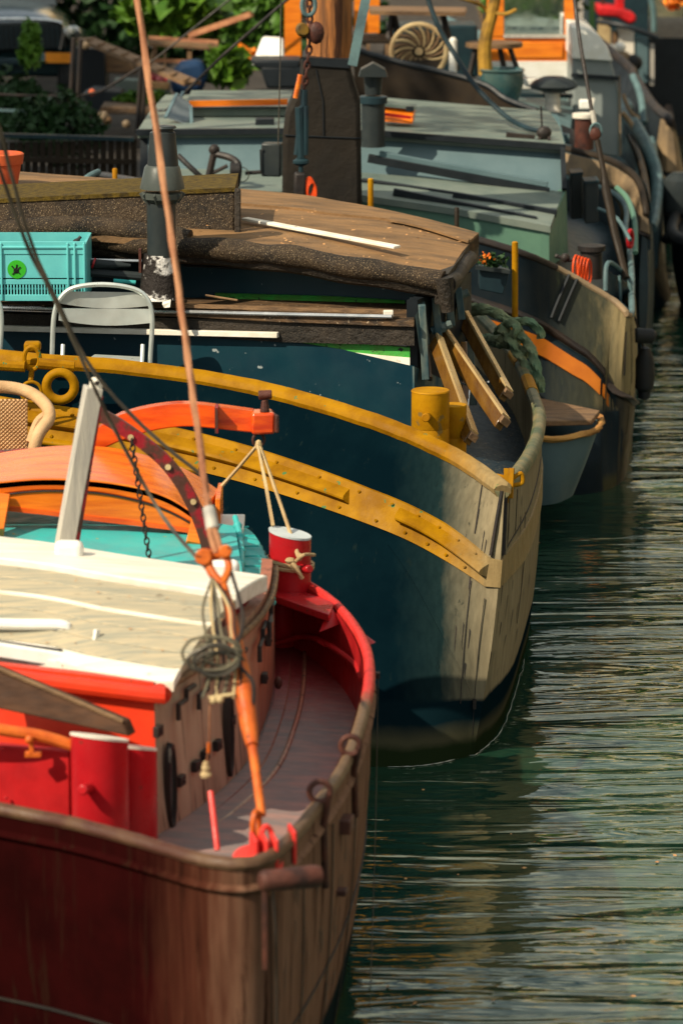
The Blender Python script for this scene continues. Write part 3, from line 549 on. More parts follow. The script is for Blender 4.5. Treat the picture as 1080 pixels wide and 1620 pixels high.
# companion hatch and turquoise coach roof behind the plank roof
tq = [[Pz(-500, 800, 1.33), Pz(-60, 858, 1.33), Pz(200, 892, 1.32), Pz(385, 918, 1.30)], [Pz(-500, 730, 1.33), Pz(-60, 772, 1.33), Pz(200, 806, 1.32), Pz(372, 832, 1.30)]]
MB().grid(tq, V((0, 0, -.05))).build('coach_roof', 'turquoise', rb)
side_c = [(372, 826, 13.35), (400, 842, 13.2), (418, 872, 12.9), (424, 905, 12.55), (430, 940, 12.2)]
o0 = [P(x - 62, y + 3, Y) for x, y, Y in [(395, 822, 13.35), (400, 840, 13.2), (402, 872, 12.9), (402, 900, 12.55), (402, 925, 12.2)]]
o1 = [P(x, y, Y) for x, y, Y in side_c]
oc0, oc1 = crv(o0, 4), crv(o1, 4)
MB().grid([oc0, [a.lerp(b, .55) + V((0, 0, .02)) for a, b in zip(oc0, oc1)], oc1, [p - V((-.005, 0, .10)) for p in oc1]], V((-.01, 0, -.02))).build('side_deck_roof', 'turquoise', rb, bevel=.004)
for i in range(2, len(oc0) - 1, 2): MB().beam(oc0[i].lerp(oc1[i], .1) + V((0, 0, .022)), oc0[i].lerp(oc1[i], .9) + V((0, 0, .022)), .006, .006).build('roof_batten', 'turquoise', rb)
for i in range(0, len(oc1), 1): MB().ball(oc1[i] + V((.0, 0, -.03)), .016, 8).build('edge_knob', 'turquoise', rb)
hr = [P(372, 818, 12.95), P(380, 850, 12.8), (P(382, 890, 12.5)), P(377, 915, 12.3)]
MB().tube(crv(hr, 5), .011, 8).build('side_rail', 'turquoise', rb)
for q, (x, y, Y) in enumerate(((376, 832, 12.9), (380, 850, 12.8), (382, 872, 12.65), (381, 892, 12.5))):
    m = MB(); m.ball(P(x, y, Y), .018, 10); m.tube([P(x, y, Y), P(x + 3, y + 26, Y)], .009, 8); m.build('rail_stanchion', 'turquoise', rb)
# hood with the arched varnished roof
def arch(x, yb, k): return 0
topf = [(-190, 800), (-90, 772), (0, 762), (70, 757), (150, 760), (220, 771), (270, 788), (312, 815)]
topb = [(-140, 752), (-60, 728), (0, 716), (90, 705), (170, 707), (240, 722), (300, 745), (348, 776)]
botf = [(-190, 840), (-90, 800), (0, 783), (70, 776), (150, 779), (220, 792), (270, 810), (310, 832)]
tf = crv([P(x, y, 12.75) for x, y in topf], 4); tb = crv([P(x, y, 13.25) for x, y in topb], 4); bf = crv([P(x, y, 12.75) for x, y in botf], 4)
MB().grid([tf, tb], V((0, .0, -.03))).build('hood_roof', 'varnish', rb, bevel=.004, label='cambered varnished hood roof')
MB().grid([tf, bf], V((0, .05, 0))).build('hood_arch', 'varnish', rb, bevel=.006)
fa = [P(x, y, 12.748) for x, y in botf[1:]]; fb = [P(x, y, 12.748) for x, y in ((-90, 812), (0, 799), (70, 806), (150, 816), (220, 824), (270, 830), (316, 838))]
MB().grid([fa, fb], V((0, -.006, 0))).build('hood_fascia', 'varnish', rb)
MB().grid([[p + V((0, -.012, 0)) for p in fb], [p + V((0, -.012, -.018)) for p in fb]], V((0, .03, 0))).build('fascia_moulding', 'varnish_red', rb)
MB().tube(crv([P(x, y + 1, 12.738) for x, y in botf], 4), .003, 6).build('seam', 'black_iron', rb)
for (x, y, x2, y2) in ((4, 786, -6, 842), (318, 812, 306, 864)):
    MB().beam(P(x, y, 12.74), P(x2, y2, 12.6), .06, .05, up=(0, 1, 0)).build('hood_post', 'varnish', rb, bevel=.004)
MB().box(P(347, 800, 13.2), .02, .3, .12).build('hood_end', 'varnish', rb, bevel=.004)
MB().box(P(368, 830, 13.25), .09, .25, .03).build('hatch_rim', 'white', rb, bevel=.004)
MB().box(P(358, 850, 13.0), .10, .2, .03).build('hatch_lid', 'wall_grey', rb)
for (x, y) in ((286, 868), (293, 875), (287, 880), (296, 866)): MB().box(P(x, y, 12.55), .012, .01, .008).build('paint_chip', 'yellow_plain', rb)
# tiller
tp = [(130, 712), (150, 700), (190, 678), (235, 664), (290, 657), (343, 661), (400, 668)]
tl = crv([P(x, y, 13.3) for x, y in tp], 5); m = MB(); n = len(tl); rows = []
for i, p in enumerate(tl):
    t = (tl[min(i + 1, n - 1)] - tl[max(i - 1, 0)]).normalized(); u = V((-t.z, 0, t.x)); hh = .052 - .010 * (i / n)
    if i < 12: hh = .052 - .025 * (1 - i / 12)
    rows.append([p + u * hh, p + u * hh + V((0, .07, .0)), p - u * hh + V((0, .07, 0)), p - u * hh, p + u * hh])
m.grid(rows); m.f += [(0, 1, 2, 3), tuple((n - 1) * 5 + k for k in (3, 2, 1, 0))]
til = m.build('tiller', 'varnish_red', rb, bevel=.005, label='curved glossy orange tiller arching over the hood')
MB().beam(P(-60, 722, 13.35), P(160, 712, 13.3), .05, .03).build('tiller_tail', 'dark_strap', rb)
MB().box(P(415, 667, 13.32), .09, .10, .085, rz=.1, ).build('end_block', 'varnish_red', til, bevel=.01)
MB().box(P(343, 662, 13.29), .012, .09, .10).build('iron_band', 'dark_strap', til)
MB().box(P(434, 668, 13.3), .014, .09, .07, rz=.3).build('end_plate', 'rust_iron', til, bevel=.004)
m = MB(); m.tube([P(419, 652, 13.3), P(419, 632, 13.3)], [.02, .012], 10); m.tube([P(409, 625, 13.3), P(430, 624, 13.3)], .018, 12); m.build('knob', 'rust_iron', til, bevel=.004)
MB().tube(ring(P(409, 696, 13.3), .023, .006, ax=(.4, -1, 0), sc=(1, 1.15)), .006, 8, closed=True).build('ring', 'rust_iron', til)
# curved strap with holes, chain, tilted grey post
sp = [(155, 655), (185, 672), (225, 700), (258, 728), (285, 762), (308, 805), (325, 850), (330, 880)]
sc_ = crv([P(x, y, 12.45) for x, y in sp], 5); rows = []
for i, p in enumerate(sc_):
    t = (sc_[min(i + 1, len(sc_) - 1)] - sc_[max(i - 1, 0)]).normalized(); u = V((-t.z, 0, t.x)) * .024
    rows.append([p + u, p - u])
sb = MB().grid(rows, V((.004, .014, 0))).build('curved_strap', 'dark_strap', rb, label='curved dark red iron strap with holes')
for (x, y) in ((207, 692), (266, 739), (306, 794)): MB().lathe(P(x, y, 12.445), [(.011, 0), (.011, .004)], ax=(0, -1, .2), seg=16).build('hole', 'rope_tan', sb)
a, b_ = P(209, 700, 12.4), P(238, 893, 12.3); n = 22; d = (b_ - a)
for i in range(n):
    c = a + d * (i / (n - 1)); L_ = d.length / n * .72
    MB().tube(ring(c, .0085, .003, ax=((0, -1, 0) if i % 2 else (1, -.25, 0)), seg=12, sc=(1, L_ / .0085)), .0032, 5, closed=True).build('chain_link', 'black_iron', rb)
gpst = MB().beam(P(148, 612, 12.0), P(100, 876, 12.0), .062, .055, up=(.3, -1, 0)).build('boom_crutch', 'grey_wood', rb, bevel=.004, label='tilted grey square post with a holed metal tip')
m = MB(); m.box(P(152, 608, 12.0), .045, .03, .05, rz=.2); m.build('tip', 'white_paint', gpst, bevel=.012)
MB().lathe(P(154, 606, 11.983), [(.008, 0), (.008, .004)], ax=(0, -1, 0), seg=12).build('hole', 'black_iron', gpst)
MB().beam(P(157, 625, 12.02), P(117, 870, 12.02), .02, .05, up=(.3, -1, 0)).build('post_side', 'dark_strap', gpst)  # dark slab gives the post's right face its shade by colour
# far bollard with rope, shelf
bc = P(459, 940, 12.95)
bb = slant_bollard('bollard', rb, bc, .080, .235, 'red', 'cap_grey', (-.016, .0), (.55, -.84, .115))
MB().grid([[P(405, 930, 12.85), P(440, 944, 12.75), P(520, 972, 12.5)], [P(400, 908, 13.25), P(450, 920, 13.15), P(530, 952, 12.7)]], V((0, 0, -.03))).build('bollard_shelf', 'red', rb, bevel=.004)
slant_bollard('bollard', rb, P(446, 1020, 13.0), .05, .2, 'red', 'red', (0, 0))
for (x, y, x2, y2) in ((520, 962, 505, 1000), (545, 985, 560, 1030), (500, 1015, 550, 1045)):
    MB().prism([P(x, y, 12.6), P(x2, y2, 12.5), P(x2 + 30, y2 - 12, 12.55)], (0.01, .02, 0)).build('bulwark_knee', 'red_inner', rb)
MB().tube(crv([P(430, 1020, 12.9), P(480, 1008, 12.85), P(515, 1018, 12.6), P(560, 1050, 12.2), P(572, 1075, 12.0)], 5), .011, 8).build('waterway_pipe', 'red_inner', rb)
br = thing('mooring_rope', 'tan rope knotted round the far red bollard and led up to the tiller ring', 'rope', P(459, 890, 12.8))
kz = bc.z + .12
for dz, tilt in ((0, .02), (.016, .03)):
    MB().tube([bc + V((math.cos(a) * .088, math.sin(a) * .088, .115 + dz + tilt * math.cos(a) * -.5)) for a in [2 * math.pi * k / 28 for k in range(28)]], .0065, 8, closed=True, lobes=3, twist=300).build('turn', 'rope_tan', br)
MB().tube(crv([P(455, 885, 12.85), P(466, 895, 12.83), P(478, 915, 12.84)], 4), .009, 8).build('rope_end', 'rope_tan', br)
MB().tube(crv([P(467, 889, 12.84), P(480, 878, 12.82), P(497, 878, 12.9)], 4), .007, 8).build('rope_end', 'rope_tan', br)
MB().ball(P(459, 887, 12.84), .017, 8, (1.2, 1, .8)).build('knot', 'rope_tan', br)
MB().ball(P(474, 881, 12.84), .013, 8, (1, 1, 1.2)).build('knot', 'rope_tan', br)
for pts in ([(409, 700, 13.28), (445, 800, 13.05), (474, 886, 12.84)], [(407, 700, 13.28), (420, 765, 13.1), (432, 832, 12.98)], [(408, 703, 13.28), (375, 742, 13.3), (345, 776, 13.3)]):
    MB().tube([P(*q) for q in pts], .0068, 8, lobes=3, twist=300).build('rope_leg', 'rope_tan', br)
m = MB(); m.ball(P(409, 704, 13.27), .014, 8, (1, 1, 1.6)); m.build('knot', 'rope_tan', br)
# thin mooring post with line beyond the bow
lp = thing('depth_line', 'thin dark line hanging from a small bracket beside the red rail into the water', 'line', P(597, 1066, 12.0))
MB().box(P(594, 1068, 12.0), .03, .03, .02).build('bracket', 'rust_iron', lp)
MB().tube([P(598, 1066, 12.0), P(594, 1300, 11.9), P(588, 1500, 11.6), P(586, 1560, 11.4)], .0018, 6).build('line', 'wire', lp)
MB().box(P(572, 1220, 11.6), .05, .04, .035, rz=.4).build('hull_bracket', 'rust_iron', rb, bevel=.004)
# wicker chair on the stern deck
wc = thing('wicker_armchair', 'pale wicker armchair with striped cushion at the left edge behind the orange hood', 'chair', P(10, 720, 14.0))
loop = crv([P(-120, 735, 14.0), P(-108, 650, 14.0), P(-60, 617, 14.05), (P(0, 612, 14.1)), P(45, 620, 14.1), P(72, 640, 14.0), P(78, 662, 13.9), P(60, 690, 13.82), P(50, 735, 13.8), P(46, 780, 13.8)], 6)
MB().tube(loop, .026, 12).build('frame', 'wicker', wc)
MB().tube(crv([P(48, 700, 13.95), P(60, 668, 13.98), P(75, 655, 13.98)], 5), .018, 10).build('arm', 'wicker', wc)
for i in range(22):
    x = -100 + i * 6.6; MB().tube([P(x, 632, 14.07), P(x - 3, 735, 14.0)], .0045, 5).build('stake', 'wicker_dark', wc)
for j in range(34):
    y = 633 + j * 3.1
    MB().tube([P(-102 + i * 6.6 * .5, y, 14.055 - (y - 633) * .0007 + (.006 if (i + j) % 2 else -.006) * 1.0) for i in range(0, 45)], .0048, 4).build('weave', 'wicker', wc)
MB().box(P(-20, 740, 13.85), .42, .35, .07).build('cushion', 'cushion', wc, bevel=.02)
for x in (-110, 40): MB().tube([P(x, 730, 13.85), P(x, 850, 13.9)], .018, 8).build('leg', 'wicker', wc)

# ------------------------------------------------------------------ boat 2: the blue barge with yellow trim
bb2 = thing('blue_barge', 'dark blue barge with yellow rail and wale, tarred deckhouse and chalky bow', 'barge', (-0.8, 16, 0))
def Q(px, py, z): return Pz(px, py, z)
keys = [(V((-4.2, 16.7, 1.66)), V((-4.1, 16.0, 0))), (V((-2.6, 15.95, 1.58)), V((-2.5, 15.1, 0)))]
for (px, py, z, bx, by) in [(0, 566, 1.5, -1.5, 14.75), (200, 583, 1.46, -.95, 14.4), (400, 614, 1.40, -.40, 14.16), (590, 668, 1.33, .13, 14.09), (715, 722, 1.22, .38, 14.12), (797, 778, 1.12, .56, 14.26),
        (840, 722, 1.12, .69, 14.66), (856, 670, 1.12, .82, 15.6), (848, 632, 1.15, .91, 16.4), (814, 560, 1.2, .93, 17.3), (740, 485, 1.28, .75, 18.3), (620, 420, 1.35, .2, 19.2), (420, 380, 1.45, -.6, 19.8)]:
    keys.append((Q(px, py, z), V((bx, by, 0))))
h2 = Hull(keys, 0.03); ST = 7; h2.sharp = ST
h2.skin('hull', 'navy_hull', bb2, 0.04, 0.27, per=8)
h2.rail('yellow_rail', 'yellow', bb2, 0.040, u0=0.5, u1=ST, per=10)
h2.rail('starboard_rail', 'green_rail', bb2, 0.030, u0=ST, u1=13, flat=1.1, per=10)
for (u, L_) in ((10.75, .22), (10.15, .30)):
    MB().tube([h2.pos(u + L_ * k / 4, 0, -.01) + V((0, 0, .002)) for k in range(5)], .032, 10, flat=1.1).build('yellow_patch', 'yellow_plain', bb2)
# yellow wale with half-round fenders, continuing chalky and glare-tinted round the stem
def tf_(u):   # top / bottom of the wale as a fraction of hull height
    a = [(1, .085, .205), (2, .105, .215), (3, .13, .235), (4, .16, .265), (5, .195, .30), (6, .215, .33), (7, .255, .36), (8, .235, .37), (9, .22, .35), (11, .2, .32), (13, .2, .3)]
    for (u0, t0, b0), (u1, t1, b1) in zip(a, a[1:]):
        if u <= u1: f = max(0, (u - u0) / (u1 - u0)); return t0 + (t1 - t0) * f, b0 + (b1 - b0) * f
    return a[-1][1:]
us = lin(1, ST, 90); h2.strip('yellow_wale', 'yellow', bb2, us, [tf_(u)[0] for u in us], [tf_(u)[1] for u in us], .010)
us = lin(ST, 10.5, 40); h2.strip('starboard_wale', 'yellow', bb2, us, [tf_(u)[0] for u in us], [tf_(u)[1] for u in us], .007)
def fend(u0, u1, q, w, th, nm='fender_strip'):
    us = lin(u0, u1, 40); h2.strip(nm, 'yellow', bb2, us, [tf_(u)[0] * (1 - q) + tf_(u)[1] * q - w / 2 for u in us], [tf_(u)[0] * (1 - q) + tf_(u)[1] * q + w / 2 for u in us], th, half=True)
fend(1, 4.82, .42, .050, .055); fend(5.34, 6.95, .40, .055, .060); fend(1, 3.6, .95, .03, .025)
us = lin(7.05, 8.9, 30); h2.strip('hull_seam', 'black_iron', bb2, us, lin(.24, .12, 30), lin(.247, .127, 30), .004)
us = lin(5.2, ST, 30); h2.strip('plate_lap', 'navy_hull', bb2, us, lin(.345, .80, 30), lin(.35, .805, 30), .003)
for u, a_, b_ in ((6.5, .02, .2), (6.93, .40, .92), (7.25, .03, .23), (7.5, .05, .22), (7.9, .3, .6), (6.55, .36, .8)):
    MB().grid([[h2.pos(u, t, .002) for t in lin(a_, b_, 8)], [h2.pos(u + .012, t, .002) for t in lin(a_, b_, 8)]], V((0.001, -.003, 0))).build('plate_seam', 'black_iron', bb2)
m = MB()
for du in (-.05, .05): m.tube([h2.pos(ST + du, t, .005) for t in lin(.0, .24, 6)], .008, 6)
m.build('stem_slot', 'black_iron', bb2)
MB().box(h2.pos(ST - .04, .80, .008), .014, .02, .04).build('draught_plate', 'black_iron', bb2)
random.seed(5)
for i in range(34):
    u = 1 + i * .17; t0, b0 = tf_(u); MB().lathe(h2.pos(u, t0 + (b0 - t0) * (.18 if i % 2 else .8), .013), [(.009, 0), (.006, .005)], ax=h2.nrm(u), seg=8).build('rivet', 'yellow', bb2)
fo = MB().tube([V((p.x, p.y, .004)) + V(h2.nrm(u)) * (.012 + .01 * mnoise.noise(V((u * 9, 0, 0)))) for u in lin(5.2, 9.3, 90) for p in [h2.pos(u, 1.0)]], [.0004 + .0022 * abs(mnoise.noise(V((i * .21, 3, 0)))) for i in range(90)], 5).build('foam_line', 'white', None); tag(fo, 'thin pale foam line where the blue barge meets the water', kind='stuff')
# stem head cleat
c = P(803, 757, 14.5)
m = MB(); m.beam(c + V((-.008, 0, .045)), c + V((-.008, -.03, -.10)), .02, .03); m.beam(c + V((.016, 0, .045)), c + V((.010, -.03, -.08)), .02, .03)
m.tube(crv([c + V((.02, 0, 0)), c + V((.055, .01, .02)), c + V((.06, .01, -.02)), c + V((.02, 0, -.03))], 5), .010, 8); m.tube([c + V((-.05, 0, .01)), c + V((0, 0, 0))], .012, 8)
m.build('stem_cleat', 'yellow_plain', bb2, bevel=.004)
h2.deck('deck', 'deck_dark', bb2, ST, 0.25, 0.03, 30)
# yellow twin bollard
def bol(px, py, Y, r, h):
    c = P(px, py, Y); m = MB(); n = 28
    m.lathe(c, [(r, 0), (r, h * .36), (r - .002, h * .38), (r, h * .40), (r, h)], seg=n)
    o = m.build('bollard', 'yellow_plain', bb2); MB().lathe(c + V((0, 0, h)), [(r * 1.02, 0), (r * .98, .006)], seg=n).build('cap', 'yellow_plain', o); return o
o = bol(680, 712, 15.1, .084, .265); MB().tube([P(676, 658, 15.02), P(673, 661, 14.93)], [.016, .020], 12).build('peg', 'yellow_plain', o, bevel=.004)
bol(716, 720, 15.25, .06, .225)
# shackles, rings and big yellow eye on the left of the rail
c = P(51, 560, 15.32)
m = MB(); m.box(P(52, 548, 15.36), .075, .06, .045); m.build('rail_lug', 'yellow', bb2, bevel=.012)
MB().tube(ring(P(51, 567, 15.26), .038, .01, ax=(0, -1, .1), sc=(.9, 1.35)), .0105, 8, closed=True).build('shackle', 'yellow', bb2)
MB().box(P(51, 572, 15.30), .05, .02, .03).build('shackle_block', 'yellow', bb2, bevel=.005)
MB().tube([P(51, 583, 15.26), P(49, 602, 15.24)], .012, 8).build('shackle_pin', 'yellow', bb2)
MB().tube(ring(P(50, 620, 15.2), .045, .008, ax=(.1, -1, .1), sc=(1, 1)), .008, 8, closed=True).build('ring', 'yellow', bb2)
MB().tube(ring(P(96, 611, 15.15), .062, .02, ax=(0, -1, .1), seg=30), .021, 12, closed=True).build('mooring_eye', 'yellow', bb2)
MB().tube([P(62, 575, 15.2), P(118, 580, 15.2)], .025, 10).build('doubling_bar', 'yellow', bb2)
MB().tube([P(-60, 574, 15.25), P(40, 580, 15.23)], .025, 10).build('doubling_bar', 'yellow', bb2)
# deckhouse
WY = lambda px: 15.75 + (655 - px) * .00112
def wl(pts, off=0.0): return [P(x, y, WY(x) + off) for x, y in pts]
MB().grid([wl([(-300, 485), (0, 512), (150, 521), (300, 528), (440, 537), (540, 553), (655, 580)]), wl([(-300, 640), (0, 640), (150, 650), (300, 665), (440, 690), (540, 710), (655, 740)])], V((0, .04, 0))).build('house_wall', 'navy', bb2)
wb = wl([(655, 578)])[0]; 
MB().grid([[P(655, 580, 15.745), P(668, 585, 15.85), P(700, 600, 16.1)], [P(655, 740, 15.745), P(668, 735, 15.85), P(700, 720, 16.1)]], V((-.02, .02, 0))).build('house_corner', 'navy_worn', bb2)
MB().grid([wl([(440, 538), (540, 543), (600, 546), (648, 550)], .012), wl([(440, 552), (540, 562), (600, 572), (648, 580)], .012)], V((0, .03, 0))).build('light_sill', 'green_paint', bb2, label='flaking bright green window sill')
MB().grid([wl([(490, 550), (600, 562), (648, 566)], .006), wl([(490, 553), (600, 574), (648, 584)], .006)], V((0, .02, 0))).build('white_sill', 'white_paint', bb2)
MB().grid([wl([(-300, 474), (0, 496), (150, 500), (300, 504), (440, 508), (655, 512)], -.02), wl([(-300, 500), (0, 518), (150, 525), (300, 532), (440, 541), (655, 547)], -.02)], V((0, .08, 0))).build('black_coaming', 'tar_black', bb2)
MB().grid([wl([(-300, 466), (0, 480), (150, 486), (300, 492), (440, 500), (655, 508)], -.04), wl([(-300, 448), (0, 462), (150, 466), (300, 470), (440, 470), (655, 478)], .42)], V((0, 0, -.03))).build('side_ledge', 'ledge', bb2, bevel=.004)
MB().tube(wl([(-300, 468), (0, 486), (200, 491), (440, 497), (620, 501)], -.05), .010, 10).build('window_rail', 'silver', bb2)
MB().beam(*wl([(240, 482), (620, 493)], -.0), .04, .014).build('ledge_batten', 'old_wood', bb2)
MB().box(P(614, 496, 15.77), .045, .03, .03).build('rail_clip', 'cream', bb2, bevel=.003)
MB().beam(*wl([(-200, 515), (0, 519), (440, 530)], -.035)[1:], .03, .026).build('white_batten', 'cream', bb2, bevel=.003)
MB().beam(*wl([(60, 470), (290, 478)], -.06), .10, .018).build('ledge_board', 'ledge', bb2)
# recessed wall under the roof
rw = lambda pts, o=.4: [P(x, y, WY(x) + o) for x, y in pts]
MB().grid([rw([(-300, 370), (0, 385), (200, 395), (400, 410), (560, 430), (690, 450)]), rw([(-300, 460), (0, 472), (200, 476), (400, 482), (560, 486), (680, 490)])], V((0, .03, 0))).build('recess_wall', 'navy', bb2)
MB().grid([rw([(340, 464), (520, 469), (640, 476)], .37), rw([(340, 472), (520, 477), (640, 480)], .34)], V((0, .02, 0))).build('mossy_gutter', 'green_paint', bb2)
MB().tube(rw([(290, 420), (460, 428), (620, 440)], .38), .006, 6).build('recess_seam', 'seam_black', bb2)
# tar roll (roof lip), roof sheets
lp_ = [(-300, 352), (-100, 358), (0, 366), (100, 372), (200, 385), (300, 392), (380, 398), (480, 410), (600, 430), (700, 447)]
lc = crv([P(x, y, WY(x) + .12) for x, y in lp_], 8)
def jitter(p, s=.012): return p + V((0, mnoise.noise(p * 5) * s, mnoise.noise(p * 4 + V((9, 0, 0))) * s))
MB().tube([jitter(p) for p in lc], [.050 + .010 * mnoise.noise(p * 7) for p in lc], 14, flat=1.0).build('tar_roll', 'tar', bb2)
MB().tube([jitter(p) - V((0, -.03, .04)) for p in lc], .045, 10).build('tar_drip_edge', 'tar_black', bb2)
rs = [Q(-350, 300, 2.05), Q(380, 378, 1.96), Q(520, 402, 1.88), Q(640, 422, 1.84), Q(712, 437, 1.80)]
rf0 = [P(-300, 330, 16.6), P(330, 380, 16.25), P(480, 398, 16.05), P(600, 418, 15.92), P(708, 437, 15.83)]
rf1 = [P(-300, 280, 17.6), P(380, 325, 17.35), P(520, 340, 17.2), P(640, 354, 17.1), P(742, 385, 16.75)]
rf2 = [P(-300, 250, 18.2), P(380, 302, 18.0), P(540, 322, 17.8), P(660, 346, 17.5), P(757, 372, 17.25)]
MB().grid([[a.lerp(b, q) + V((0, 0, .015 * math.sin(math.pi * q))) for a, b in zip(crv(rf0, 5), crv(rf1, 5))] for q in (0, .33, .66, 1)], V((0, 0, -.05))).build('roof_sheet', 'tar_flat', bb2)
MB().grid([[p + V((0, 0, .012)) for p in crv(rf1, 5)], [p + V((0, 0, .012)) for p in crv(rf2, 5)]], V((0, 0, -.07))).build('roof_sheet', 'tar_flat', bb2)
MB().grid([[a.lerp(b, q) + V((0, 0, .022)) for a, b in zip(crv(rf0, 5), crv(rf1, 5))][14:] for q in (.93, 1.02)], V((0, 0, -.01))).build('roof_seam', 'tar_flat', bb2)
e0, e1, e2 = rf0[-1], rf1[-1], rf2[-1]
MB().grid([[e0 + V((.0, 0, .01)), e0.lerp(e1, .5) + V((0.01, 0, .01)), e1, e2], [p - V((.0, 0, .13)) for p in (e0, e0.lerp(e1, .5), e1, e2)]], V((-.06, .0, 0))).build('roof_end', 'tar_black', bb2)
m = MB(); m.tube([jitter(p, .03) for p in crv([e0 + V((.0, 0, -.05)), e0.lerp(e1, .5) + V((.01, 0, -.06)), e1 + V((0, 0, -.07))], 6)], .04, 12); m.build('end_roll', 'tar_black', bb2)
m = MB(); m.tube([e0 + V((-.02, -.03, .0)), e0 + V((-.0, -.02, -.16))], [.045, .03], 12); m.build('tar_blob', 'tar_black', bb2)
MB().beam(P(387, 346, 16.72), P(628, 391, 16.12), .05, .014).build('roof_batten', 'white_paint', bb2, bevel=.003)
# raised coaming box on the left of the roof
bx0 = [P(-300, 322, 16.55), P(0, 318, 16.55), P(372, 300, 16.55)]; bx1 = [P(-300, 368, 16.5), P(0, 362, 16.5), P(372, 374, 16.5)]
MB().grid([bx0, bx1], V((0, .55, 0))).build('roof_coaming', 'tar', bb2, bevel=.012)
MB().grid([[p + V((0, -.01, .012)) for p in bx0], [p + V((0, .56, .012)) for p in bx0]], V((0, 0, -.02))).build('moss_cap', 'moss', bb2)
MB().beam(P(376, 298, 16.53), P(376, 378, 16.48), .03, .04, up=(0, 1, 0)).build('coaming_corner', 'tar_black', bb2, bevel=.008)
MB().tube([jitter(p, .02) for p in crv([P(-300, 372, 16.35), P(-50, 364, 16.4), P(100, 360, 16.4), P(230, 368, 16.35), P(300, 380, 16.3)], 8)], .05, 12).build('tar_roll', 'tar', bb2)
# chimney
ch = thing('stove_chimney', 'black and grey stove chimney with a wide cowl on the blue barge side ledge', 'chimney', P(252, 470, 16.1))
c = P(252, 472, 16.1); s_ = 1 / 328.
def at(py): return P(252, py, 16.1)
def zz(py): return at(py).z - c.z
MB().lathe(c, [(34 * s_, 0), (30 * s_, .03), (24 * s_, zz(412)), (23 * s_, zz(402))], seg=24).build('base_cone', 'foil', ch)
MB().lathe(P(256, 405, 16.1), [(22 * s_, 0), (22 * s_, zz(320) - zz(405))], seg=24).build('pipe', 'black_plastic', ch)
cc = P(257, 320, 16.1)
MB().lathe(cc, [(22 * s_, 0), (31 * s_, .02), (32 * s_, .045), (27 * s_, .05)], seg=24).build('louvre_ring', 'chimney_grey', ch)
for k in range(10):
    a = 2 * math.pi * k / 10; MB().beam(cc + V((math.cos(a) * .07, math.sin(a) * .07, 0)), cc + V((math.cos(a) * .1, math.sin(a) * .1, .045)), .006, .02).build('fin', 'chimney_grey', ch)
MB().lathe(P(257, 298, 16.1), [(34 * s_, 0), (34 * s_, .008), (27 * s_, .10), (24 * s_, .11)], seg=28).build('cowl', 'chimney_grey', ch)
MB().lathe(P(258, 264, 16.1), [(24 * s_, 0), (19.5 * s_, .16), (17 * s_, .165)], seg=28).build('upper_pipe', 'black_plastic', ch)
MB().lathe(P(260, 216, 16.1), [(14 * s_, 0), (14 * s_, .035), (19 * s_, .04), (17 * s_, .05), (2 * s_, .055)], seg=20).build('cap', 'black_plastic', ch)
# mint crate with bottles and tools
cr = thing('plastic_crate', 'mint plastic crate with slotted sides and green sticker, filled with bottles and tools', 'crate', P(20, 475, 15.95))
def CP(x, y, dy=0): return P(x, y, 15.98 + dy)
wx = (CP(136, 470) - CP(-88, 470)).x; zc = lambda y: CP(20, y).z
cx = CP(24, 470).x
for (y0, y1, t) in ((382, 402, .0), (402, 440, .004), (442, 450, .004), (466, 476, .0)):
    MB().box((cx, 15.98 + t, (zc(y0) + zc(y1)) / 2), wx, .014, zc(y0) - zc(y1)).build('side_band', 'mint', cr, bevel=.002)
MB().box((cx, 15.98 - .006, zc(391)), wx * 1.0, .014, .012).build('lip', 'mint', cr, bevel=.003)
for i in range(46):
    x = -84 + i * 4.85
    if abs((x + 84) % 112) < 4: continue
    MB().box(V((CP(x, 460).x, 15.984, (zc(448) + zc(468)) / 2)), .0062, .012, zc(448) - zc(468)).build('slat', 'mint', cr)
MB().box((cx, 15.99, (zc(457))), wx, .008, .008).build('slat_bar', 'mint', cr)
for x in (-86, 3, 108, 119, 134): MB().box(V((CP(x, 430).x, 15.972, (zc(384) + zc(475)) / 2)), .009, .014, zc(384) - zc(475)).build('rib', 'mint', cr, bevel=.002)
for sx in (-1, 1): MB().box((cx + sx * wx / 2, 16.15, (zc(384) + zc(475)) / 2), .012, .35, zc(384) - zc(475)).build('end_wall', 'mint', cr)
MB().box((cx, 16.33, (zc(384) + zc(475)) / 2), wx, .012, zc(384) - zc(475)).build('back_wall', 'mint', cr)
MB().box((cx, 16.15, zc(474)), wx * .96, .32, .01).build('bottom', 'mint', cr)
sk = MB().lathe(CP(27, 426, -.004), [(.043, 0), (.043, .002)], ax=(0, -1, 0), seg=30).build('sticker', 'sticker_green', cr)
q = CP(26, 428, -.008); m = MB(); m.ball(q, .013, 10, (1, .15, 1.1)); 
for (dx, dz, ex, ez) in ((-.01, .008, -.02, .022), (0, .012, .004, .028), (.008, .008, .02, .018), (-.01, -.008, -.018, -.018), (.01, -.008, .016, -.014)): m.tube([q + V((dx * .5, 0, dz * .5)), q + V((ex, 0, ez))], .003, 5)
m.build('sticker_mark', 'ink', sk)
random.seed(11)
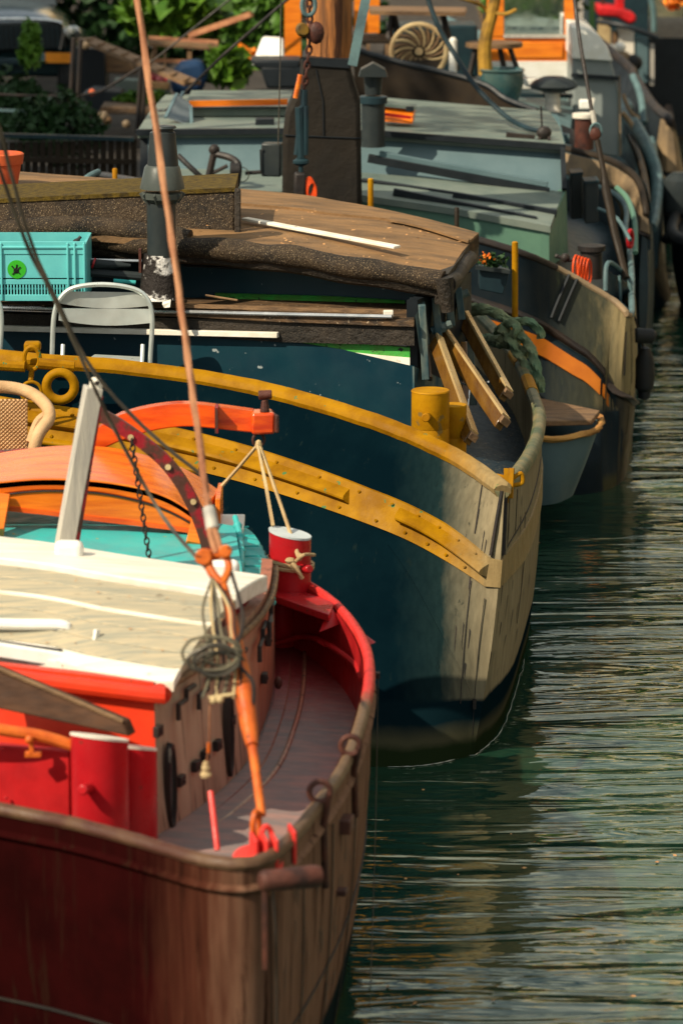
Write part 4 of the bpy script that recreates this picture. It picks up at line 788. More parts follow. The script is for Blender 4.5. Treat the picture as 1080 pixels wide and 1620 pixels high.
for i, (x, y, x2, y2, r, mm, nm, lb, ct_) in enumerate([(128, 374, 108, 400, .016, 'black_plastic', 'torch', 'black tube leaning out of the mint crate beside its right rim', 'tool'), (131, 384, 118, 402, .018, 'leaf', 'bottle', 'green bottle leaning in the right corner of the mint crate', 'bottle'),
        (42, 388, 72, 393, .008, 'red', 'tool_handle', 'red and black tool handle lying across the mint crate', 'tool'), (-10, 386, 30, 396, .012, 'blue_cloth', 'bottle', 'dark blue bottle lying at the left in the mint crate', 'bottle')]):
    a, b_ = P(x, y, 16.1), P(x2, y2, 16.08); tag(MB().lathe(b_, [(r * .8, -.08), (r, -.06), (r, (a - b_).length * .7), (r * .5, (a - b_).length * .85), (r * .5, (a - b_).length)], ax=a - b_, seg=12).build(nm, mm, None), lb, ct_)
tag(MB().prism([P(72, 400, 16.07), P(94, 384, 16.1), P(96, 400, 16.07)], (0, .02, 0)).build('rag', 'rope_tan', None), 'folded cream paper wedge standing in the mint crate', 'paper')
tag(MB().prism([(cx - wx * .47, 16.02, zc(472)), (cx + wx * .47, 16.02, zc(472)), (cx + wx * .47, 16.02, zc(412)), (cx, 16.02, zc(405)), (cx - wx * .47, 16.02, zc(415))], (0, .25, 0)).build('black_cloth', 'ink', None, bevel=.01), 'black cloth stuffed in the bottom of the mint crate', 'cloth')  # dark block added behind the slats, standing for the shade in the slots
# umbrellas / pipes beside the crate
for (a, b_, r, mm, lb) in (((140, 411, 16.3), (225, 413, 16.3), .008, 'silver', 'thin grey rod between the mint crate and chimney'), ((138, 430, 16.25), (224, 438, 16.25), .022, 'black_plastic', 'thick black tube lying behind the chair back'), ((180, 444, 16.2), (215, 447, 16.2), .010, 'turquoise', 'short turquoise handled brush lying on the blue barge ledge')):
    tag(MB().tube([P(*a), P(*b_)], r, 10).build('pipe' if mm != 'turquoise' else 'brush', mm, None), lb, 'pipe' if mm != 'turquoise' else 'brush')
um = thing('folded_umbrella', 'folded black umbrella with a red tip lying between crate and chimney', 'umbrella', P(150, 418, 16.3))
MB().lathe(P(140, 417, 16.25), [(.018, 0), (.024, .03), (.02, .12), (.008, .2)], ax=(1, 0, -.05), seg=12).build('canopy', 'black_plastic', um)
MB().tube([P(147, 416, 16.22), P(150, 417, 16.22)], .026, 12).build('red_band', 'red', um)
MB().box(P(222, 412, 16.1), .012, .05, .11).build('chain_plate_strip', 'rust_iron', bb2)
for (x, y, x2, y2, mm) in ((262, 470, 300, 472, 'rope_tan'), (330, 466, 375, 474, 'old_wood'), (300, 478, 345, 476, 'rope_tan')):
    pass
tag(MB().tube([P(325, 467, 16.1), P(350, 471, 16.1), P(376, 475, 16.05)], .005, 6).build('twig', 'old_wood', None), 'thin brown twig lying on the ledge right of the chimney', 'twig')
tag(MB().prism([P(257, 482, 15.98), P(270, 478, 15.99), P(269, 486, 15.98), P(260, 487, 15.98)], (0, .02, .01)).build('bark_chip', 'cream', None), 'pale chip of wood on the ledge at the chimney foot', 'wood chip')
# bistro chairs on the side deck
def chair(lbl, dx):
    t = thing('bistro_chair', lbl, 'chair', P(165 + dx, 600, 15.65), 'folding metal chairs on the side deck')
    B_ = lambda x, y, d=0: P(x + dx, y, 15.86 + d)
    MB().tube(crv([B_(82, 625), B_(83, 560), B_(86, 500), B_(96, 472), B_(118, 455), B_(165, 450), B_(212, 457), B_(234, 474), B_(241, 505), B_(238, 570), B_(236, 640)], 6), .0115, 10).build('back_frame', 'chair_metal', t)
    def panel(y0, y1, x0, x1, x2, x3):
        a = []; b_ = []
        for k in range(9):
            q = k / 8; cv = .03 * math.sin(math.pi * q); a.append(B_(x0 + (x1 - x0) * q, y0[0] + (y0[1] - y0[0]) * q + 0, cv)); b_.append(B_(x2 + (x3 - x2) * q, y1[0] + (y1[1] - y1[0]) * q + 6 * math.sin(math.pi * q), cv))
        MB().grid([a, [p.lerp(r_, .5) for p, r_ in zip(a, b_)], b_], V((0, .006, 0))).build('backrest', 'chair_metal', t)
    panel((461, 463), (480, 484), 107, 222, 94, 236); panel((488, 489), (507, 511), 94, 238, 93, 238)
    MB().grid([[B_(108, 588, -.12), B_(225, 594, -.12)], [B_(150, 560, .1), B_(228, 564, .1)]], V((0, 0, -.012))).build('seat', 'chair_metal', t, bevel=.004)
    for x in (100, 226): MB().tube([B_(x, 545), B_(x - 4, 640, -.1)], .010, 8).build('leg', 'chair_metal', t)
    return t
chair('silver folding metal chair with an oval slit backrest behind the yellow rail', 0)
chair('folding metal chair cut off by the left picture edge, behind the mint crate side', -238)
# tilted wooden hatch boards beside the house end
def board(a, b_, Ya, Yb, w, hgt, dirn=(-.55, -.25, -.8), nm='hinged_board', lb=None):
    p, q = P(*a, Ya), P(*b_, Yb); o = V(dirn).normalized() * hgt; d = (q - p).normalized(); x = d.cross(o).normalized() * w
    g = MB().prism([p, q, q + o, p + o], x).build(nm, 'gold_wood', bb2, bevel=.004, label=lb)
    MB().prism([p - x * .1 - o.normalized() * .006, q - x * .1 - o.normalized() * .006, q + x * 1.1 - o.normalized() * .006, p + x * 1.1 - o.normalized() * .006], o.normalized() * .012).build('brass_edge', 'gold_edge', g)
    MB().prism([q - x * .1, q + x * 1.1, q + x * 1.1 + o * .5, q - x * .1 + o * .5], d * .022).build('end_cap', 'old_wood', g, bevel=.003)
board((700, 516), (795, 655), 16.0, 15.35, .045, .07)
board((726, 478), (800, 612), 16.7, 16.05, .045, .065)
board((690, 528), (745, 680), 15.85, 15.15, .04, .065)
MB().beam(P(733, 545, 16.3), P(738, 690, 15.9), .03, .05, up=(0, 1, 0)).build('frame_post', 'gold_wood', bb2, bevel=.003)
MB().beam(P(674, 540, 15.9), P(680, 600, 15.8), .02, .05, up=(0, 1, 0)).build('frame_post', 'gold_wood', bb2, bevel=.003)
MB().grid([[P(660, 475, 15.8), P(700, 455, 16.1), P(745, 430, 16.7)], [P(660, 600, 15.8), P(700, 640, 16.1), P(745, 640, 16.9)]], V((-.05, 0, 0))).build('house_end', 'seam_black', bb2)
for (x, y0, y1, Y) in ((667, 482, 600, 15.78), (688, 470, 540, 15.95), (708, 462, 515, 16.15), (724, 455, 505, 16.4), (742, 520, 640, 16.7)):
    MB().beam(P(x, y0, Y), P(x + 6, y1, Y), .035, .05, up=(0, 1, 0)).build('frame_post', 'navy_worn', bb2, bevel=.004)
MB().prism([P(656, 500, 15.74), P(668, 478, 15.8), P(676, 545, 15.8), P(664, 560, 15.74)], (.01, .03, 0)).build('corner_plate', 'navy_worn', bb2)
for (x, y, Y) in ((725, 470, 16.45), (698, 520, 15.95)):
    m = MB(); m.tube([P(x - 16, y + 4, Y), P(x + 16, y - 8, Y)], .02, 8); m.ball(P(x, y - 2, Y), .028, 8); m.build('hinge', 'navy_worn', bb2)
for pts in ([(725, 604, 16.0), (744, 612, 15.9), (772, 604, 15.7)], [(742, 618, 16.1), (738, 660, 15.9)]): MB().tube([P(*q) for q in pts], .005, 6).build('stay_wire', 'silver', bb2)
# yellow posts
for (x, y0, y1, Y, r) in ((814, 382, 545, 17.4, .016), (722, 328, 372, 18.2, .013), (586, 282, 335, 19.0, .016), (182, 266, 306, 18.2, .014)):
    p0, p1 = P(x, y1, Y), P(x, y0, Y); MB().lathe(p0, [(r, 0), (r, (p1 - p0).length - .006), (r * .7, (p1 - p0).length)], ax=p1 - p0, seg=12).build('rail_post', 'yellow_plain' if x != 722 else 'dark_brown', bb2)
# green mooring rope
gr = thing('green_mooring_rope', 'thick green mooring rope knotted round the yellow post at the bow', 'rope', P(812, 520, 17.3))
def rp(pts, r=.020, k=8): MB().tube(crv([P(*q) for q in pts], k), r, 12, lobes=3, twist=75).build('strand', 'rope_green', gr)
rp([(700, 500, 17.5), (745, 486, 17.3), (780, 492, 17.2), (806, 508, 17.15), (822, 525, 17.1), (812, 545, 17.1), (785, 540, 17.1)])
rp([(715, 508, 17.5), (760, 492, 17.25), (798, 506, 17.15), (802, 535, 17.1), (822, 552, 17.05), (836, 560, 17.0)])
rp([(785, 525, 17.2), (800, 515, 17.1), (820, 508, 17.05), (842, 512, 17.0), (853, 525, 17.0), (856, 535, 17.0)])
rp([(770, 535, 17.3), (790, 538, 17.1), (812, 530, 17.05), (832, 540, 17.0), (842, 560, 16.95), (850, 590, 16.9), (856, 620, 16.9)], .022)
rp([(792, 520, 17.1), (808, 540, 17.0), (818, 560, 17.0), (834, 580, 16.95), (848, 600, 16.9)])
rp([(740, 525, 17.5), (768, 538, 17.3), (795, 545, 17.1), (812, 530, 17.0), (815, 515, 17.0), (800, 510, 17.05)])
# planter with flowers beyond the house end
pl = thing('flower_box', 'dark grey flower box with orange flowers behind the tarred roof end', 'planter', P(775, 430, 18.5))
MB().prism([P(758, 424, 18.4), P(806, 430, 18.4), P(795, 466, 18.4), P(758, 458, 18.4)], (0, .2, 0)).build('box', 'steel_blue', pl, bevel=.005)
MB().beam(P(752, 423, 18.38), P(806, 430, 18.38), .02, .02).build('rim', 'black_plastic', pl)
def tuft(name, mm, par, c, r, n, size, seed=1, sc=(1, 1, 1), hollow=.3, up=0.0, shape=1.8):
    rnd = random.Random(seed); m = MB()
    for i in range(n):
        while True:
            d = V((rnd.uniform(-1, 1), rnd.uniform(-1, 1), rnd.uniform(-1, 1)))
            if hollow < d.length < 1: break
        d *= 0.75 + 0.35 * mnoise.noise(d * 2.3 + V((seed, 0, 0)))
        p = V(c) + V((d.x * sc[0], d.y * sc[1], d.z * sc[2])) * r
        a = V((rnd.gauss(0, 1), rnd.gauss(0, 1), rnd.gauss(0, 1) + up)).normalized(); b = a.orthogonal(); b.rotate(Matrix.Rotation(rnd.uniform(0, 6.28), 3, a)); s = size * rnd.uniform(.6, 1.3)
        cc = a.cross(b); m.add([p - a * s * shape * .5, p + b * s * .4 + cc * s * .1, p + a * s * shape * .5, p - b * s * .4 + cc * s * .1], [(0, 1, 2, 3)])
    return m.build(name, mm, par, smooth=False)
tuft('foliage', 'leaf_dark', pl, P(778, 412, 18.45), .09, 160, .022, 3, (1.2, .8, .6), 0)
tuft('flower', 'flower_orange', pl, P(768, 408, 18.4), .05, 26, .018, 5, (1, .6, .8), 0, shape=1)
# fallen leaves on the tarred roof
m = MB(); random.seed(21)
for i in range(150):
    q, j = random.random(), random.uniform(0.15, 1) * 19.9; k = int(j); a = crv(rf0, 5); b_ = crv(rf1, 5)
    p = a[k].lerp(a[k + 1], j - k).lerp(b_[k].lerp(b_[k + 1], j - k), q) + V((0, 0, .02 + .015 * math.sin(math.pi * q))); s = random.uniform(.004, .013); an = random.uniform(0, 6.28)
    u = V((math.cos(an), math.sin(an), random.uniform(-.1, .3))) * s; v = V((-math.sin(an), math.cos(an), random.uniform(0, .3))) * s * .6
    m.add([p - u, p + v, p + u, p - v], [(0, 1, 2, 3)])
tag(m.build('fallen_leaves', 'dry_leaf', None, False), 'scattered dry leaves on the tarred roof', kind='stuff')

# ------------------------------------------------------------------ dinghy between the bows
dg = thing('dinghy', 'small grey-green dinghy with brown lid and golden rope fender between the two dark bows', 'dinghy', (1.0, 18.6, 0))
yd = 18.7
topd = [P(700, 640, yd + .1), P(850, 690, yd - .25), P(930, 682, yd - .15), P(949, 668, yd + .0), P(940, 655, yd + .3), P(850, 640, yd + .6), P(700, 620, yd + .8)]
botd = [P(700, 800, yd + .1), P(850, 800, yd - .15), P(895, 790, yd - .05), P(908, 775, yd + .05), P(900, 740, yd + .3), P(850, 720, yd + .6), P(700, 700, yd + .8)]
a, b_ = crv(topd, 5), crv(botd, 5)
MB().grid([[p.lerp(q, t) + V((0, -.03 * math.sin(math.pi * t), 0)) for p, q in zip(a, b_)] for t in (0, .25, .5, .75, 1)]).build('hull', 'wall_grey', dg)
MB().tube([p + V((0, -.012, -.008)) for p in a], .017, 10, lobes=3, twist=90).build('rope_fender', 'rope_gold', dg)
MB().prism([p + V((0, 0, .01)) for p in (P(700, 640, yd + .1), P(850, 678, yd - .2), P(935, 676, yd - .1), P(948, 660, yd + .05), P(850, 640, yd + .6), P(700, 620, yd + .8))], (0, 0, .03)).build('lid', 'old_wood', dg, bevel=.006)
m = MB(); m.ball(P(862, 665, yd - .1), .022, 8); m.tube([P(856, 668, yd - .1), P(872, 662, yd - .1)], .01, 8); m.build('lid_clasp', 'silver', dg)

# rust runs, scrapes and drips on the blue barge and red barge (thin raised flakes of old paint)
random.seed(14)
def flakes(h, name, mm, par, u0, u1, t0, t1, n, w, l):
    m = MB()
    for i in range(n):
        u, t = random.uniform(u0, u1), random.uniform(t0, t1); ll = random.uniform(.3, 1) * l; ww = random.uniform(.3, 1) * w
        a_, b_, c_, d_ = h.pos(u, t, .0025), h.pos(u + ww, t + ll * .1, .0025), h.pos(u + ww * .6, t + ll, .0025), h.pos(u + ww * .1, t + ll * .8, .0025); m.add([a_, b_, c_, d_], [(0, 1, 2, 3)])
    o = m.build(name, mm, par, False); o['kind'] = 'stuff'; return o
flakes(h2, 'paint_flakes', 'black_iron', bb2, 6.3, 9.5, .0, .75, 60, .03, .10)
flakes(h1, 'paint_flakes', 'black_iron', rb, 6.5, 12, .08, .7, 120, .03, .10)
m = MB()
for i in range(60):
    q = random.random(); j = random.randrange(4, 30); p = roofpt(q * .6, min(j, len(fr2) - 1)) + V((random.uniform(-.05, .05), 0, .004)); s_ = random.uniform(.003, .009); an = random.uniform(0, 6.28)
    m.add([p + V((math.cos(an + k * 1.57) * s_, math.sin(an + k * 1.57) * s_ * .6, random.uniform(0, .004))) for k in range(4)], [(0, 1, 2, 3)])
o = m.build('roof_debris', 'dry_leaf', None, False); tag(o, 'leaf crumbs and grit on the cream plank roof', kind='stuff')

# ------------------------------------------------------------------ boat 3: the grey barge with the green-grey deckhouse
b3 = thing('grey_barge', 'dark grey barge with an orange hull band and pale green-grey deckhouse behind the blue barge', 'barge', (0, 22, 0))
k3 = [(V((-1.55, 22.4, 1.5)), V((-1.5, 22.2, 0)))]
for px, py, z, bx, by in [(300, 300, 1.75, -1.2, 21.3), (560, 335, 1.62, -.25, 20.5), (700, 365, 1.52, .35, 20.0), (820, 399, 1.40, .85, 19.75), (880, 424, 1.28, 1.12, 19.62), (930, 452, 1.17, 1.32, 19.56), (966, 474, 1.09, 1.50, 19.64),
        (998, 500, 1.0, 1.64, 19.95), (1001, 465, .98, 1.73, 20.6), (1000, 420, 1.0, 1.80, 21.2), (992, 370, 1.05, 1.8, 22.2), (960, 300, 1.2, 1.5, 24.0), (700, 240, 1.3, .2, 26)]:
    k3.append((Q(px, py, z), V((bx, by, 0))))
h3 = Hull(k3, .03)
h3.skin('hull', 'grey_hull', b3, .05, .25, im='steel_blue')
h3.rail('gunwale', 'black_iron', b3, .022, flat=.9, u1=5)
h3.rail('gunwale', 'tan_band', b3, .020, flat=.9, u0=5, u1=8)
h3.rail('gunwale', 'blue_grey', b3, .020, flat=.9, u0=8)
wlt = lambda u: .20 + .03 * (u - 3) + (.0 if u < 6 else .045 * (u - 6) ** 1.6)
us = lin(1, 8.6, 60); h3.strip('rubbing_strake', 'black_iron', b3, us, [wlt(u) for u in us], [wlt(u) + .045 for u in us], .035, half=True)
h3.strip('lower_hull', 'navy_low', b3, us, [wlt(u) + .04 for u in us], [1.05 for u in us], .006)
us = lin(1.5, 6.75, 50); h3.strip('orange_band', 'orange_band', b3, us, [wlt(u) + .075 for u in us], [wlt(u) + .155 for u in us], .014)
us = lin(6.85, 7.3, 8); h3.strip('orange_band', 'orange_band', b3, us, [wlt(u) + .075 for u in us], [wlt(u) + .155 for u in us], .02, half=True)
for px, y0, y1 in ((905, 440, 530), (868, 430, 510)): pass
m = MB()
for u in (5.35, 5.6): m.tube([h3.pos(u - t * 1.6, t * .75, .012) for t in lin(0, .3, 6)], .010, 6)
m.build('diagonal_seam', 'seam_black', b3)
for u, a_, b_ in ((7.7, .1, .35), (7.92, .05, .4), (7.85, .45, .7)):
    MB().grid([[h3.pos(u, t, .003) for t in lin(a_, b_, 8)], [h3.pos(u + .02, t, .003) for t in lin(a_, b_, 8)]], V((.001, -.003, 0))).build('plate_seam', 'black_iron', b3)
h3.deck('deck', 'steel_blue', b3, 8, .22, .04, 20)
def pg(name, rows, m, th, par, **k):
    return MB().grid([[P(*q) for q in r] for r in rows], V(th)).build(name, m, par, **k)
pg('deckhouse_wall', [[(235, 299, 21.1), (560, 311, 21.0), (720, 334, 20.95), (868, 362, 20.9)], [(235, 376, 21.1), (560, 372, 21.0), (720, 400, 20.95), (868, 425, 20.9)]], 'pale_green', (0, .05, 0), b3)
pg('deckhouse_end', [[(868, 362, 20.9), (895, 300, 21.9)], [(868, 425, 20.9), (898, 400, 21.9)]], 'pale_green', (-.05, 0, 0), b3)
pg('sloping_roof', [[(235, 296, 21.08), (560, 307, 20.98), (720, 330, 20.93), (870, 358, 20.88)], [(235, 266, 21.9), (560, 272, 21.9), (720, 285, 21.9), (890, 303, 21.85)]], 'roof_grey', (0, 0, -.04), b3)
pg('upper_wall', [[(222, 207, 22.2), (450, 207, 22.2), (605, 212, 22.2), (890, 234, 22.1)], [(222, 278, 22.0), (450, 282, 22.0), (605, 286, 22.0), (887, 306, 21.9)]], 'wall_grey', (0, .05, 0), b3)
pg('upper_wall_end', [[(890, 234, 22.1), (872, 180, 24.8)], [(890, 306, 22.0), (884, 250, 24.8)]], 'wall_grey', (-.05, 0, 0), b3)
pg('upper_wall_end', [[(222, 207, 22.2), (240, 170, 24)], [(222, 278, 22.0), (238, 230, 24)]], 'seam_black', (.05, 0, 0), b3)
pg('roof', [[(218, 206, 22.15), (450, 205, 22.15), (605, 210, 22.15), (893, 231, 22.05)], [(240, 172, 23.6), (450, 172, 23.6), (605, 176, 23.6), (885, 200, 23.4)], [(262, 150, 24.8), (450, 150, 24.8), (605, 154, 24.8), (868, 176, 24.6)]], 'roof_grey', (0, 0, -.05), b3)
MB().beam(P(216, 209, 22.12), P(460, 207, 22.12), .05, .035).build('roof_edge', 'seam_black', b3); MB().beam(P(460, 207, 22.12), P(605, 211, 22.12), .05, .035).build('roof_edge', 'seam_black', b3)
MB().beam(P(603, 211, 22.12), P(894, 233, 22.02), .05, .036).build('roof_edge', 'seam_black', b3)
MB().beam(P(889, 232, 22.02), P(892, 300, 21.85), .03, .04, up=(0, 1, 0)).build('corner_trim', 'seam_black', b3)
for (x, y, x2, y2, Y, h_) in ((582, 250, 868, 304, 22.0, .045), (572, 287, 720, 309, 21.6, .035), (716, 309, 880, 338, 21.4, .04), (622, 303, 848, 348, 21.2, .035), (600, 243, 866, 292, 22.0, .03)):
    MB().beam(P(x, y, Y - .10), P(x2, y2, Y - .18), .05, h_ * 1.15).build('gutter_strip' if h_ > .031 else 'rail_strip', 'seam_black' if h_ > .031 else 'wall_grey', b3, bevel=.004)
pg('raised_hatch', [[(290, 172, 23.0), (455, 171, 23.0)], [(303, 143, 24.2), (463, 143, 24.2)]], 'roof_grey', (0, 0, -.05), b3)
MB().beam(P(300, 164, 22.98), P(455, 161, 22.98), .02, .04).build('varnished_strip', 'varnish', b3)
MB().beam(P(302, 171, 22.97), P(455, 170, 22.97), .03, .012).build('black_strip', 'seam_black', b3)
MB().box(P(419, 193, 22.5), .12, .1, .05).build('roof_vent', 'seam_black', b3, bevel=.005)
m = MB(); m.beam(P(302, 168, 22.8), P(303, 201, 22.6), .02, .015); m.beam(P(280, 148, 23.0), P(262, 186, 22.6), .02, .012); m.beam(P(290, 145, 23.1), P(272, 180, 22.7), .02, .012); m.build('windscreen_frame', 'wall_grey', b3)
MB().grid([[P(280, 148, 23.0), P(302, 165, 22.8)], [P(262, 186, 22.6), P(303, 200, 22.6)]], V((0, .01, 0))).build('windscreen', 'glass_dark', b3)
cx_ = thing('deck_chimney', 'black stove pipe with peaked cap on the grey deckhouse roof right of the mast', 'chimney', P(590, 230, 21.9))
MB().lathe(P(590, 232, 21.9), [(.075, 0), (.075, .30)], seg=20).build('pipe', 'black_plastic', cx_)
MB().lathe(P(590, 163, 21.9), [(.09, 0), (.09, .04), (.08, .045)], seg=20).build('collar', 'steel_blue', cx_)
MB().lathe(P(590, 150, 21.9), [(.05, 0), (.06, .12)], seg=16).build('neck', 'black_plastic', cx_)
q = P(590, 122, 21.8); MB().prism([q + V((-.09, 0, 0)), q + V((.09, 0, 0)), q + V((.075, 0, .045)), q + V((0, 0, .085)), q + V((-.075, 0, .045))], (0, .16, 0)).build('peaked_cap', 'black_plastic', cx_)
bx = thing('wooden_box', 'small orange and brown wooden box on the grey roof beside the black stove pipe', 'box', P(628, 190, 22.9))
MB().prism([P(603, 165, 22.7), P(655, 172, 22.7), P(652, 196, 22.6), P(603, 192, 22.6)], (.02, .22, 0)).build('body', 'varnish', bx, bevel=.004)
MB().beam(P(600, 163, 22.75), P(658, 169, 22.75), .2, .02).build('lid', 'roof_grey', bx)
MB().beam(P(603, 180, 22.6), P(650, 186, 22.58), .01, .018).build('stripe', 'red', bx)
MB().box(P(648, 172, 22.6), .05, .04, .03).build('corner_block', 'seam_black', bx)
# mast with canvas cover
ms = thing('covered_mast', 'orange varnished mast standing in a tall dark canvas cover on the grey barge', 'mast', P(512, 330, 20.5))
ym = 20.4
out_ = [(478, 92), (553, 97), (556, 120), (570, 165), (573, 345), (446, 325), (447, 215), (451, 180), (470, 140)]
MB().prism([P(x, y, ym) for x, y in out_], (0, .42, 0)).build('canvas_cover', 'canvas', ms, bevel=.03, label='tall dark brown canvas mast cover')
MB().grid([[P(478, 90, ym - .012), P(554, 95, ym - .012)], [P(479, 103, ym - .012), P(554, 108, ym - .012)]], V((0, .46, 0))).build('cover_collar', 'seam_black', ms)
for pts in ([(450, 214, ym - .004), (572, 219, ym - .004)], [(500, 110, ym - .004), (511, 160, ym - .004), (512, 214, ym - .004)]): MB().tube([P(*q) for q in pts], .004, 6).build('cover_seam', 'seam_black', ms)
MB().lathe(P(521, 100, ym + .2), [(.135, 0), (.125, 2.6)], seg=28).build('mast_pole', 'old_wood_v', ms, label='orange varnished wooden mast pole')
MB().beam(P(590, -60, ym + .1), P(557, 104, ym - .01), .055, .02, up=(0, 1, 0)).build('blue_strap', 'blue_grey', ms)
# tackle hanging beside the mast
tk = thing('mast_tackle', 'rusty chain with long block and black hook hanging down the left of the mast cover', 'tackle', P(478, 200, 20.2))
random.seed(9)
def chain(par, pts, ll, r, mm, wide=.55):
    pp = crv([P(*q) for q in pts], 8); L_ = [0]
    for a, b in zip(pp, pp[1:]): L_.append(L_[-1] + (b - a).length)
    n = int(L_[-1] / (ll * .75)); k = 0
    for i in range(n):
        s = L_[-1] * i / max(1, n - 1)
        while k < len(L_) - 2 and L_[k + 1] < s: k += 1
        c = pp[k].lerp(pp[k + 1], (s - L_[k]) / max(1e-6, L_[k + 1] - L_[k])); t = (pp[k + 1] - pp[k]).normalized(); sd_ = t.cross(V((0, 1, 0))).normalized()
        if i % 2: sd_ = sd_.cross(t).normalized()
        MB().tube([c + t * math.cos(2 * math.pi * j / 10) * ll / 2 + sd_ * math.sin(2 * math.pi * j / 10) * ll / 2 * wide for j in range(10)], r, 5, closed=True).build('chain_link', mm, par)
chain(tk, [(489, -20, 20.15), (490, 60, 20.15), (486, 100, 20.15), (481, 140, 20.15)], .055, .008, 'rust_iron')
m = MB(); m.tube(ring(P(488, 8, 20.1), .05, .01, ax=(.3, -1, 0), sc=(.8, 1.2)), .013, 8, closed=True); m.build('shackle', 'blue_grey', tk)
m = MB(); m.lathe(P(478, 47, 20.1), [(.032, -.02), (.042, 0), (.032, .02)], ax=(.4, -1, .2), seg=18); m.build('yellow_sheave', 'yellow_old', tk)
m = MB(); m.ball(P(500, 52, 20.12), .06, 12, (.8, .5, 1.1)); m.build('block', 'rust_iron', tk)
MB().tube([P(475, 118, 20.1), P(467, 155, 20.1)], .014, 8).build('pin', 'varnish', tk)
m = MB(); m.tube([P(481, 142, 20.12), P(481, 168, 20.12)], .022, 8); m.tube([P(478, 168, 20.1), P(469, 245, 20.1)], .017, 8); m.tube([P(484, 168, 20.1), P(483, 245, 20.1)], .017, 8); m.tube([P(473, 170, 20.1), P(476, 250, 20.1)], .024, 8); m.build('long_block', 'steel_blue', tk)
m = MB(); m.ball(P(476, 256, 20.1), .035, 10, (1.4, 1, .7)); m.tube([P(476, 256, 20.1), P(476, 280, 20.1)], .014, 8); m.build('swivel', 'steel_blue', tk)
MB().beam(P(475, 272, 20.1), P(474, 322, 20.1), .07, .09, up=(0, 1, 0)).build('lower_block', 'black_iron', tk, bevel=.015)
m = MB()
for i in range(5): m.tube([p + V((i * .004, 0, -i * .008)) for p in ring(P(489, 295, 20.08), .038, .01, ax=(.4, -1, .2), sc=(.7, 1.4), seg=18)], .006, 6, closed=True)
m.build('orange_line', 'bright_orange', tk)
MB().tube([P(445, -20, 20.3), P(443, 110, 20.3), P(440, 230, 20.3)], .004, 6).build('line', 'wire', tk)
# winch-like black fittings left of the mast
wn_ = thing('hand_winch', 'black crank handle and levers standing before the grey wall left of the mast', 'winch', P(350, 300, 21.2))
m = MB(); m.ball(P(339, 237, 21.2), .035, 12); m.tube([P(339, 240, 21.2), P(328, 290, 21.2)], .022, 8); m.tube(crv([P(339, 243, 21.2), P(365, 250, 21.15), P(377, 262, 21.1), P(374, 295, 21.1)], 5), .022, 8); m.build('crank', 'black_iron', wn_)
m = MB(); m.tube(crv([P(282, 246, 21.25), P(305, 268, 21.2), P(325, 284, 21.2), P(362, 296, 21.2)], 4), .018, 8); m.tube([P(312, 286, 21.2), P(360, 262, 21.2)], .012, 8); m.build('lever', 'black_iron', wn_)
m = MB(); m.lathe(P(372, 270, 21.1), [(.05, -.03), (.05, .03)], ax=(1, 0, 0), seg=16); m.build('drum', 'black_iron', wn_)
MB().tube(ring(P(382, 276, 21.1), .045, .004, ax=(0, -1, 0)), .003, 5, closed=True).build('wire_loop', 'wire', wn_)
MB().tube([P(388, 274, 21.2), P(414, 272, 21.2)], .012, 8).build('bar', 'black_iron', wn_)
mb_ = thing('black_case', 'black metal case with side handle fixed left of the dark mast cover', 'case', P(430, 280, 20.9))
MB().box(P(431, 252, 20.9), .12, .1, .20, rz=-.2).build('body', 'black_plastic', mb_, bevel=.01)
MB().tube([P(416, 236, 20.85), P(412, 237, 20.85), P(413, 275, 20.85), P(417, 276, 20.85)], .005, 6).build('handle', 'black_iron', mb_)
# drooping line, cleat, stay with turnbuckle on the right
b3r = thing('drooping_rope', 'dark blue rope drooping over the grey roof to a black cleat', 'rope', P(800, 185, 23))
MB().tube(crv([P(668, -30, 23.6), P(690, 35, 23.5), P(720, 88, 23.4), P(755, 140, 23.2), (P(800, 184, 23)), P(835, 203, 22.8), P(866, 208, 22.5)], 6), .017, 8).build('rope', 'steel_blue', b3r)
m = MB(); m.beam(P(800, 214, 22.4), P(845, 219, 22.4), .04, .04); m.ball(P(860, 210, 22.4), .05, 10, (1, .8, .9)); m.beam(P(856, 215, 22.4), P(850, 226, 22.35), .02, .02); m.beam(P(867, 212, 22.4), P(868, 224, 22.35), .02, .02); m.tube([P(855, 168, 22.4), P(857, 208, 22.4)], .006, 6); m.build('cleat', 'black_iron', b3r)
st3 = thing('dark_stay', 'dark rusty stay with a ring and long screw slanting down onto the right bow', 'stay', P(975, 400, 20.8))
MB().tube(crv([P(905, -30, 21.6), P(916, 60, 21.4), P(936, 180, 21.2)], 5), .012, 8).build('wire', 'black_iron', st3)
MB().tube([P(936, 175, 21.2), P(940, 196, 21.18)], .016, 8).build('socket', 'grey_wood', st3)
MB().tube(ring(P(942, 207, 21.15), .035, .006, ax=(0, -1, 0), sc=(1, 1.3)), .007, 8, closed=True).build('ring', 'blue_grey', st3)
MB().ball(P(941, 212, 21.14), .035, 10, (1, .6, 1.2)).build('eye', 'rust_iron', st3)
MB().tube([P(944, 222, 21.12), P(955, 275, 21.05), P(958, 300, 21.0), P(972, 370, 20.9), P(990, 440, 20.7)], [.018, .018, .028, .024, .02], 10).build('screw', 'dark_brown', st3)
